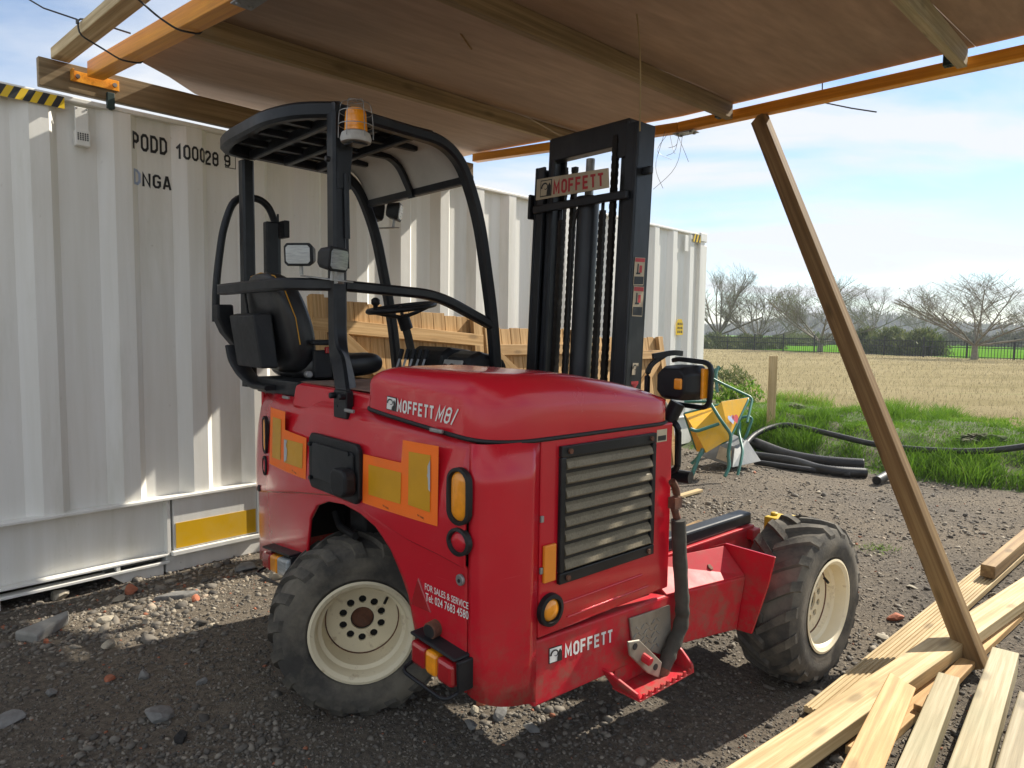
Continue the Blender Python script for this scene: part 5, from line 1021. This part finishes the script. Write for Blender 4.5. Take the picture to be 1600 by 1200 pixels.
# ---- front right lamp in its guard
lc = K.f(1062, 598, .86)
FL_ = P('front_lamp', 'black_plastic', lambda m: loft(m, [[lc+V(q[0]*s_, d_, q[1]*s_) for q in rect(.155, .135, .03)] for d_, s_ in ((-.06, .80), (-.03, .95), (.07, 1.0), (.09, .98))]), smooth=40, bevel=.006, label='black front lamp housing with amber indicator in a guard frame')
P('indicator', 'amber', lambda m: m.box(lc+V(.035, -.052, .0), (.034, .03, .042)), parent=FL_, bevel=.006)
P('side_lens', 'amber', lambda m: m.box(lc+V(.080, .045, .0), (.012, .04, .115)), parent=FL_, bevel=.004)
P('lamp_guard', 'black', lambda m: (m.sweep(fillet([lc+V(-.10, .10, .08), lc+V(-.05, .06, .088), lc+V(.10, .06, .078), lc+V(.095, .06, -.095), lc+V(-.05, .06, -.09)], .04, 5), rect(.018, .018, .004), up=(0, 1, 0)), m.sweep(fillet([lc+V(-.07, -.08, .10), lc+V(-.03, .0, .115), lc+V(-.03, .05, .11)], .03), rect(.014, .02)), m.sweep(fillet([lc+V(-.06, .0, .11), lc+V(-.10, -.07, .06), lc+V(-.10, -.07, -.10)], .04), rect(.016, .016))), parent=FL_, smooth=40)
P('lamp_stalk', 'black', lambda m: (m.cyl(lc+V(-.02, .02, -.08), lc+V(-.05, .0, -.16), .03, 12), m.tube(fillet([lc+V(-.08, .0, -.15), lc+V(-.0, .0, -.155), lc+V(-.01, .02, -.34), lc+V(-.06, .02, -.36)], .04), .013, 8), m.cyl(lc+V(-.12, .03, -.37), lc+V(.03, .05, -.37), .025, 10)), smooth=40)
# ------------------------------------------------------------------ wheelbarrows
wb = G(1112, 746); WB = empty('wheelbarrow', (wb.x, wb.y, 0), 'yellow wheelbarrow tipped up on its teal frame beside the container', 'wheelbarrow', 'wheelbarrows'); WB.scale = (1.1,)*3; WB.location.x += .07
def Z4(zx, zy, d=0): s = .001605*(1+d/7.1); return V((zx-608)*s, d, (824-zy)*s)
bt = [Z4(458, 545, 0), Z4(632, 392, .12), Z4(662, 588, -.02), Z4(512, 664, -.10)]
rim = [Z4(470, 500, .42), Z4(842, 398, .40), Z4(672, 612, -.06+.12), Z4(505, 690, .16)]
m = MB(); m.add(bt+rim, [(3, 2, 1, 0), (0, 1, 5, 4), (1, 2, 6, 5), (2, 3, 7, 6), (3, 0, 4, 7)]); o = m.build('tray', 'barrow_yellow', WB, solid=.006, bevel=.02)
hm = [bt[1].lerp(rim[1], .25).lerp(bt[2].lerp(rim[2], .25), .25)]
tn = (rim[1]-bt[1]).cross(bt[2]-bt[1]).normalized(); tn = tn if tn.y < 0 else -tn
ctr = (bt[1]+bt[2]+rim[1]+rim[2])/4+tn*.012; ux = (rim[1]-bt[1]).normalized(); uy = ux.cross(tn).normalized(); uy = uy if uy.z > 0 else -uy
for dx, mt_ in ((-.03, 'blue_print'), (.03, 'red_print')):
    pts_ = [(16*math.sin(t)**3/17*.055, (13*math.cos(t)-5*math.cos(2*t)-2*math.cos(3*t)-math.cos(4*t))/17*.055) for t in np.linspace(0, 2*PI, 25)[:-1]]
    P2 = [ctr+ux*(x+dx)+uy*y for x, y in pts_]; m = MB(); m.add(P2, [tuple(range(24))]); m.build('painted_heart', mt_, o, recalc=False)
def tb(name, pts, r=.016, mat='teal', parent=WB): return part(name, mat, parent, lambda m: m.tube(fillet(pts, .05, 4), r, 8), smooth=60)
tb('rim_tube', [rim[0], rim[1], rim[2], rim[3], rim[0]], .014)
tb('frame_tube', [Z4(545, 370, .1), Z4(600, 480, -.06), Z4(660, 560, -.08), Z4(632, 660, -.14), Z4(632, 735, -.2), Z4(596, 783, -.25)])
tb('frame_tube', [Z4(640, 300, .5), Z4(700, 330, .5), Z4(850, 395, .42), Z4(860, 410, .40), Z4(800, 520, .2)], .013)
tb('leg', [Z4(590, 500, -.05), Z4(460, 545, -.06), Z4(420, 530, -.06)]); tb('leg', [Z4(500, 650, -.06), Z4(470, 690, -.1), Z4(395, 838, -.2)], .02); tb('leg', [Z4(600, 600, .2), Z4(530, 690, .1), Z4(465, 758, .1)])
tb('handle', [Z4(690, 240, .6), Z4(665, 275, .55), Z4(662, 375, .45)]); tb('handle_grip', [Z4(600, 330, .7), Z4(668, 265, .6), Z4(698, 245, .6)], .02)
tb('brace', [Z4(580, 345, .5), Z4(640, 375, .45)], .012); tb('brace', [Z4(560, 390, .1), Z4(430, 405, .2)], .014)
part('wheel', 'rubber', WB, lambda m: m.lathe([(-.04, .08), (-.045, .15), (-.02, .18), (.02, .18), (.045, .15), (.04, .08)], 28, Z4(330, 520, .35)), smooth=40)
gb = G(1150, 738); GBR = empty('wheelbarrow', (gb.x, gb.y+.25, 0), 'upturned grey galvanised wheelbarrow with teal frame on the gravel', 'wheelbarrow', 'wheelbarrows')
def Z5(zx, zy, d=0): s = .001645*(1+d/7.3); return V((zx-760)*s, d, (792-zy)*s)
base = [Z5(575, 715, .0), Z5(725, 752, -.30), Z5(965, 738, -.05), Z5(840, 690, .5)]; topq = [Z5(690, 610, .12), Z5(775, 640, -.10), Z5(880, 605, .02), Z5(770, 575, .35)]
m = MB(); m.add(base+topq, [(7, 6, 5, 4), (0, 1, 5, 4), (1, 2, 6, 5), (2, 3, 7, 6), (3, 0, 4, 7)]); TR = m.build('tray', 'galv', GBR, solid=.005, bevel=.025)
q = [base[0].lerp(base[1], .45), base[0].lerp(base[1], .92), topq[0].lerp(topq[1], .9), topq[0].lerp(topq[1], .3)]; q = [q[0].lerp(q[3], .12), q[1].lerp(q[2], .12), q[1].lerp(q[2], .75), q[0].lerp(q[3], .75)]
nn_ = (q[1]-q[0]).cross(q[3]-q[0]).normalized(); nn_ = nn_ if nn_.y < 0 else -nn_
part('tray_sticker', 'sign_board', TR, lambda m: m.add([p+nn_*.006 for p in q], [(0, 1, 2, 3)]), recalc=False)
cq = q[1].lerp(q[2], .5).lerp(q[0], .18)+nn_*.008; part('sticker_ring', 'black_print', TR, lambda m: m.tube([cq+(q[1]-q[0]).normalized()*.022*math.cos(t)+V(0, 0, 1)*.022*math.sin(t) for t in np.linspace(0, 2*PI, 15)[:-1]], .005, 5, closed=True, up=nn_))
tb('frame_tube', [Z5(830, 460, .1), Z5(815, 540, .0), Z5(800, 640, -.25), Z5(770, 700, -.35), Z5(705, 850, -.5)], .016, 'teal', GBR)
tb('leg', [Z5(845, 600, .1), Z5(838, 462, .1), Z5(900, 452, .1), Z5(925, 470, .1), Z5(870, 570, .0), Z5(855, 600, .0)], .015, 'teal', GBR)
tb('frame_tube', [Z5(690, 588, .1), Z5(770, 540, .1), Z5(830, 470, .12)], .015, 'teal', GBR); tb('frame_tube', [Z5(640, 640, .15), Z5(720, 590, .2), Z5(860, 560, .4)], .014, 'teal', GBR)
# ------------------------------------------------------------------ grass and scrub
def blades(n, x, y, z, h, wdt, lean, rnd):
    a = rng.uniform(0, 2*PI, n); dx, dy = np.cos(a), np.sin(a); la = rng.uniform(0, 2*PI, n); lx, ly = np.cos(la)*lean*h, np.sin(la)*lean*h
    z0 = z-.02
    v = np.stack([np.stack([x-dx*wdt, y-dy*wdt, z0], -1), np.stack([x+dx*wdt, y+dy*wdt, z0], -1),
                  np.stack([x+dx*wdt*.7+lx*.35, y+dy*wdt*.7+ly*.35, z0+h*.6], -1), np.stack([x-dx*wdt*.7+lx*.35, y-dy*wdt*.7+ly*.35, z0+h*.6], -1), np.stack([x+lx, y+ly, z0+h], -1)], 1)
    b = (np.arange(n)*5)[:, None]
    f = np.concatenate([b+np.array([0, 1, 2]), b+np.array([0, 2, 3]), b+np.array([3, 2, 4])])
    return v.reshape(-1, 3), f, np.repeat(rnd, 5)
def scatter(n, al0, al1, ou0, ou1, dens):
    al = rng.uniform(al0, al1, n); ou = rng.uniform(ou0, ou1, n); x = B_O.x+B.R.x*ou+B.F.x*al; y = B_O.y+B.R.y*ou+B.F.y*al
    k = (rng.uniform(0, 1, n) < dens(x, y, al, ou)) & (y > 1) & (np.abs(x/np.maximum(y, .1)) < 1.0); return x[k], y[k], al[k], ou[k]
def clump(x, y, s, o=0): return sstep(.05, .6, wob(x*s+o, y*s-o))
edge = lambda x, y, al: sstep(-.05, .25, al-8.05-.22*wob(x*1.3, y*1.3))
x, y, al, ou = scatter(420000, 7.9, 12.4, -.4, 7, lambda x, y, al, ou: edge(x, y, al)*(.22+.78*clump(x, y, 2.1))*(1-.8*sstep(10.2, 12, al))*np.where((ou < .1) & (al < 8.7), 0, 1))
n = len(x); cl = clump(x, y, 1.3, 3)
v, f, r = blades(n, x, y, gh(x, y), rng.uniform(.05, .2, n)*(.35+1.25*cl), rng.uniform(.0025, .0065, n), rng.uniform(.1, 1.0, n), np.clip(rng.beta(2, 2, n)*.6+.32*clump(x, y, 1.9, 5)+.25*(rng.uniform(0, 1, n) < .1)+.25*sstep(10, 12, al), 0, 1))
o = link('grass_bank', np_mesh('grass_bank', v, f, ['grass'], r)); tag(o, 'bright green tufted grass growing on the low bank', 'grass', kind='stuff')
x, y, al, ou = scatter(150000, 10.4, 50, -34, 16, lambda x, y, al, ou: sstep(10.2, 12.5, al)*np.minimum(1, (15/np.hypot(x, y))**1.0)*.9)
bey = (x-FL.x)*fn_.x+(y-FL.y)*fn_.y; k = bey < -.3; x, y, al = x[k], y[k], al[k]; n = len(x); dist = np.hypot(x, y)
v, f, r = blades(n, x, y, gh(x, y), rng.uniform(.04, .13, n), rng.uniform(.0025, .005, n)*(dist/12)**.7, rng.uniform(.1, .9, n), np.clip(rng.beta(2, 2, n)*.8+.2*(rng.uniform(0, 1, n) < .12)-.1*clump(x, y, .4), 0, 1))
o = link('dry_grass', np_mesh('dry_grass', v, f, ['dry_grass'], r)); tag(o, 'dry straw-coloured grass covering the field', 'grass', kind='stuff')
for px, py, s, lb in ((1140, 585, .42, 'dark leafy bush at the corner of the container'), (1150, 612, .32, 'bright green weed clump left of the wooden stake')):
    p = on_ground(px, py+22); n = 1500; q = rng.normal(0, 1, (n, 3)); q /= np.linalg.norm(q, axis=1)[:, None]; q *= (rng.uniform(.3, 1, n)**.5)[:, None]*np.array([s*1.25, s, s*.75]); q *= (1+.35*np.sin(q[:, :1]*19+q[:, 2:]*23))
    v, f, r = blades(n, p.x+q[:, 0], p.y+q[:, 1], gh(np.array([p.x]), np.array([p.y]))[0]+s*.42+q[:, 2], rng.uniform(.03, .09, n), rng.uniform(.008, .02, n), rng.uniform(.3, 1.6, n), rng.uniform(0, 1, n))
    root = empty('weed_clump', (0, 0, 0), lb, 'plant', 'plants on the bank'); link('leaves', np_mesh('leaves', v, f, ['bush_leaf' if s > .4 else 'grass'], r), root)
    part('stem', 'soil', root, lambda m: [m.cyl((p.x+dx, p.y, .15), (p.x+dx*2.5, p.y, .3+s*.6), .006, 5) for dx in (-.05, 0, .05)])
for px, py, s, lb in ((1535, 690, .18, 'heap of bare brown earth on the bank at the right'), (1290, 655, .16, 'patch of bare crumbly earth behind the arching pipe'), (1240, 640, .15, 'small patch of bare earth just right of the stake')):
    p = on_ground(px, py); bm = bmesh.new(); bmesh.ops.create_icosphere(bm, subdivisions=5, radius=1); rr = np.random.default_rng(px)
    for q in bm.verts:
        c = q.co; e = .75+.14*math.sin(c.x*9+c.y*5)+.12*math.sin(c.y*13-c.z*7)+.10*math.sin(c.x*21+c.z*17)+rr.uniform(-.05, .05); q.co = Vector((c.x*s*1.5*e, c.y*s*.9*e, c.z*s*.42*e))
    me = bpy.data.meshes.new('soil_heap'); bm.to_mesh(me); bm.free(); me.materials.append(MAT['soil']); o = link('soil_heap', me); o.location = (p.x, p.y, p.z+.02); tag(o, lb, 'earth heap')
p = on_ground(1366, 857); n = 240; v, f, r = blades(n, rng.normal(p.x, .07, n), rng.normal(p.y, .05, n), np.full(n, p.z), rng.uniform(.02, .05, n), rng.uniform(.002, .004, n), rng.uniform(.3, 1.6, n), rng.uniform(.3, .9, n))
o = link('grass_tuft', np_mesh('grass_tuft', v, f, ['grass'], r)); tag(o, 'small tuft of grass growing in the gravel behind the front wheel', 'grass', kind='stuff')
# ------------------------------------------------------------------ far iron fence
FN = empty('estate_fence', (FL.x, FL.y, 0), 'long black iron railing fence across the far side of the field', 'fence')
A_, B_ = FL-fd*14, FR+fd*22; LL = (B_-A_).length
for z in (.22, .78, 1.12): part('rail', 'iron', FN, lambda m: m.bar(A_-FL+V(0, 0, z-.0), B_-FL+V(0, 0, z), .03, .045))
for i in range(int(LL/2.4)+1):
    p = A_+fd*2.4*i-FL; o_ = None
    if i == 0: pm = MB(); pm.b2((-.04, -.04, 0), (.04, .04, 1.3)); pmesh = pm.mesh('post', 'iron')
    o_ = link('post', pmesh, FN); o_.location = (p.x, p.y, gh1(p.x+FL.x, p.y+FL.y)-.05)
nb = int(LL/.16); t_ = np.arange(nb)*.16; bx = A_.x+fd.x*t_-FL.x; by = A_.y+fd.y*t_-FL.y; e_ = .011
vv = np.stack([np.stack([bx+sx_*e_, by+sy_*e_, np.full(nb, zz)], -1) for zz in (.08, 1.2) for sx_, sy_ in ((-1, -1), (1, -1), (1, 1), (-1, 1))], 1).reshape(-1, 3)
ff_ = (np.arange(nb)*8)[:, None, None]+np.array([(0, 1, 5, 4), (1, 2, 6, 5), (2, 3, 7, 6), (3, 0, 4, 7)])[None]
o = link('railing_bars', np_mesh('railing_bars', vv, ff_.reshape(-1, 4), ['iron']), FN); o['kind'] = 'stuff'
# ------------------------------------------------------------------ bare trees
def tree(name, px, base, H, Wd, trunk, label, seed, stems=9, lean=0, z0=.1, leafy=0, depth=4):
    p0 = G(px, base, z0); rr = random.Random(seed); segs = []
    def grow(p, d, L, r, lv):
        n = 5; q = p
        for i in range(n):
            d = (d+V(rr.uniform(-.10, .10), rr.uniform(-.10, .10), rr.uniform(-.02, .09))).normalized(); e = q+d*L/n; r1 = r*(1-.15); segs.append((q, e, r, r1, lv)); q = e; r = r1
            if (q.x/.5)**2+(q.y/.5)**2+((q.z-.52)/.5)**2 > 1: break
            if lv < depth and (i > 0 or lv > 1):
                for _ in range(2 if rr.random() < (.8, .6, .35)[lv-1] else 1):
                    a = rr.uniform(0, 2*PI); k = V(math.cos(a), math.sin(a), rr.uniform(-.1, .5)); grow(q, (d*.8+k*rr.uniform(.45, .85)).normalized(), L*rr.uniform(.40, .70)*(1.05-.07*i), r*.6, lv+1)
    stems += 3
    for i in range(stems):
        a = 2*PI*i*.382+rr.uniform(-.4, .4); el = (.18+1.1*((i*.618) % 1)) if i else 1.45; grow(V(0, 0, trunk), V(math.cos(a)*math.cos(el), math.sin(a)*math.cos(el), math.sin(el)), (1-trunk)*.80*rr.uniform(.75, 1.15), .035, 1)
    arr = np.array([(*a, *b_, r, r1, lv) for a, b_, r, r1, lv in segs]); mxz = arr[:, 5].max(); hw = np.percentile(np.abs(arr[:, 3:5]), 98)
    sxy, sz = Wd/2/hw, H/mxz
    arr[:, [0, 1, 3, 4]] *= sxy; arr[:, [2, 5]] *= sz; arr[:, 6:8] *= H*.36; arr[:, 6:8] = np.maximum(arr[:, 6:8], .0045)
    def tubes(A, k):
        a, b_ = A[:, :3], A[:, 3:6]; d = b_-a; d /= np.linalg.norm(d, axis=1)[:, None]+1e-9; u = np.cross(d, np.array([.3, .9, .1])); u /= np.linalg.norm(u, axis=1)[:, None]; w_ = np.cross(d, u); vs_ = []
        for pt_, rr_ in ((a, A[:, 6]), (b_, A[:, 7])):
            for i in range(k): t = 2*PI*i/k; vs_.append(pt_+(u*math.cos(t)+w_*math.sin(t))*rr_[:, None])
        v = np.stack(vs_, 1).reshape(-1, 3); f = (np.arange(len(A))*2*k)[:, None, None]+np.array([(i, (i+1) % k, k+(i+1) % k, k+i) for i in range(k)])[None]
        return v, f.reshape(-1, 4)
    T = empty(name, (p0.x, p0.y, gh1(p0.x, p0.y)), label, 'tree', 'bare trees beyond the field')
    big = arr[arr[:, 8] <= 2]; v, f = tubes(big, 6); tv = MB(); R0 = .035*H*.95
    link('limbs', np_mesh('limbs', v, f, ['bark'], smooth=True), T)
    part('trunk', 'bark', T, lambda m: m.tube([V(0, 0, -.2), V(0, 0, trunk*sz*.5), V(0, 0, trunk*sz*1.08)], R0, 9, scale=[1.3, 1, .9]), smooth=60)
    v, f = tubes(arr[arr[:, 8] > 2], 3); link('crown', np_mesh('crown', v, f, ['bark']), T)
    if leafy:
        tips = arr[arr[:, 8] >= depth-1]; n = leafy; s_ = tips[rng.integers(0, len(tips), n)]; s_ = s_[s_[:, 5] < H*.85]; n = len(s_)
        v, f, r = blades(n, s_[:, 3]+rng.normal(0, .12, n), s_[:, 4]+rng.normal(0, .12, n), s_[:, 5]+rng.normal(0, .12, n), rng.uniform(.03, .08, n), rng.uniform(.012, .03, n), rng.uniform(.3, 1.5, n), rng.uniform(.3, 1, n))
        link('leaf_buds', np_mesh('leaf_buds', v, f, ['bush_leaf'], r), T)
tree('bare_tree', 1522, 563, 5.0, 7.6, .16, 'wide spreading bare tree right of the leaning prop', 3, 7, leafy=900)
tree('bare_tree', 1281, 551, 5.8, 6.6, .12, 'bare tree with greenish lower twigs seen left of the prop', 5, 7, leafy=5000)
tree('bare_tree', 1362, 536, 9.2, 13.0, .22, 'tall domed bare tree just right of the prop above the hedge', 8, 6)
tree('bare_tree', 1182, 545, 5.6, 6.4, .10, 'fan shaped bare tree left of the prop, second from the container', 12, 8, leafy=2500)
tree('bare_tree', 1122, 544, 7.6, 7.0, .15, 'bare tree close to the end of the container', 15, 6, leafy=2500)
tree('bare_tree', 1440, 537, 6.5, 6.5, .18, 'slender bare tree behind the hedge between the larger trees', 21, 5, leafy=2500)
tree('bare_tree', 1618, 545, 6.4, 6.0, .18, 'bare tree cut off by the right edge of the picture', 27, 6)
tree('bare_tree', 1240, 537, 6.6, 6.0, .15, 'small bare tree behind the fan shaped one', 31, 6)
def hedge(pxs, base, H, label, mat='bush_leaf', n=9000, dpt=1.6, z0=.1):
    a, c = G(pxs[0], base[0], z0), G(pxs[1], base[1], z0); t = rng.uniform(0, 1, n); hh = H*(.72+.28*np.sin(t*9+pxs[0])*np.sin(t*23)); th = rng.uniform(0, PI, n)
    rad = rng.uniform(.45, 1.0, n)**.6; ox = np.cos(th)*dpt*rad; z = np.sin(th)*hh*rad; dv = (c-a); L = dv.length; px_, py_ = -dv.y/L, dv.x/L
    x = a.x+dv.x*t+px_*ox+rng.normal(0, .15, n); y = a.y+dv.y*t+py_*ox+rng.normal(0, .15, n)
    v, f, r = blades(n, x, y, z+z0, rng.uniform(.10, .35, n)*H/1.8, rng.uniform(.03, .07, n)*H/1.8, rng.uniform(.3, 1.5, n), rng.uniform(0, 1, n))
    root = empty('hedge', (0, 0, 0), label, 'hedge', 'hedges along the far fence'); link('foliage', np_mesh('foliage', v, f, [mat], r), root)
    part('stems', 'bark', root, lambda m: [m.cyl(a.lerp(c, i/12)+V(0, 0, -.1), a.lerp(c, i/12)+V(.1, .1, H*.6), .04, 5) for i in range(13)])
hedge((1345, 1455), (552, 557), 1.9, 'rounded evergreen hedge against the iron fence right of the prop', n=12000)
hedge((1090, 1210), (546, 546), 1.4, 'dark hedge behind the iron fence near the container', n=10000)
hedge((1210, 1350), (538, 540), 1.7, 'low scrubby hedge behind the bare trees left of the prop', 'scrub', n=9000)
hedge((1455, 1660), (540, 545), 2.4, 'scrubby hedge beyond the green meadow at the right', 'scrub', n=9000)
hedge((1225, 1275), (541, 541), 1.6, 'short evergreen hedge between the trees left of the prop', n=4000)
# far wooded rise
rows = []
for i in range(90):
    t = i/89; xx = -60+420*t; hgt = 3+8*math.exp(-((t-.52)/.10)**2)+3*math.exp(-((t-.75)/.16)**2)+.9*math.sin(i*1.9)+.6*math.sin(i*4.3)
    rows.append([V(xx, 300+60*(1-t), -1), V(xx, 302+60*(1-t), hgt*.8), V(xx+rng.uniform(-1, 1), 312+60*(1-t), hgt), V(xx, 345+60*(1-t), hgt*.8), V(xx, 370+60*(1-t), -1)])
m = MB(); m.grid(rows); o = m.build('wooded_hill', 'far_wood', recalc=True, smooth=60); tag(o, kind='structure')
n = 26000; t = rng.uniform(0, 1, n); i0 = t*89; xx = -60+420*t; hg = 3+8*np.exp(-((t-.52)/.10)**2)+3*np.exp(-((t-.75)/.16)**2); yy = 300+60*(1-t)+rng.uniform(-2, 14, n)
v, f, r = blades(n, xx, yy, rng.uniform(.1, 1.0, n)*hg, rng.uniform(1.0, 2.6, n), rng.uniform(.12, .35, n), rng.uniform(0, .6, n), rng.uniform(0, 1, n))
o = link('distant_wood', np_mesh('distant_wood', v, f, ['scrub'], r)); tag(o, 'distant wood on a low rise beyond the fields', 'wood', kind='stuff')

# thin spring haze
t = bpy.data.materials.new('haze'); t.use_nodes = True; MAT['haze'] = t; t = t.node_tree; t.nodes.clear()
pv = N(t, 'ShaderNodeVolumePrincipled'); pv.inputs['Density'].default_value = .0009; pv.inputs['Color'].default_value = (.86, .91, 1, 1); mo = N(t, 'ShaderNodeOutputMaterial'); t.links.new(pv.outputs[0], mo.inputs['Volume'])
m = MB(); m.b2((-280, -60, -2.5), (420, 520, 18)); o = m.build('haze', 'haze'); tag(o, kind='stuff')
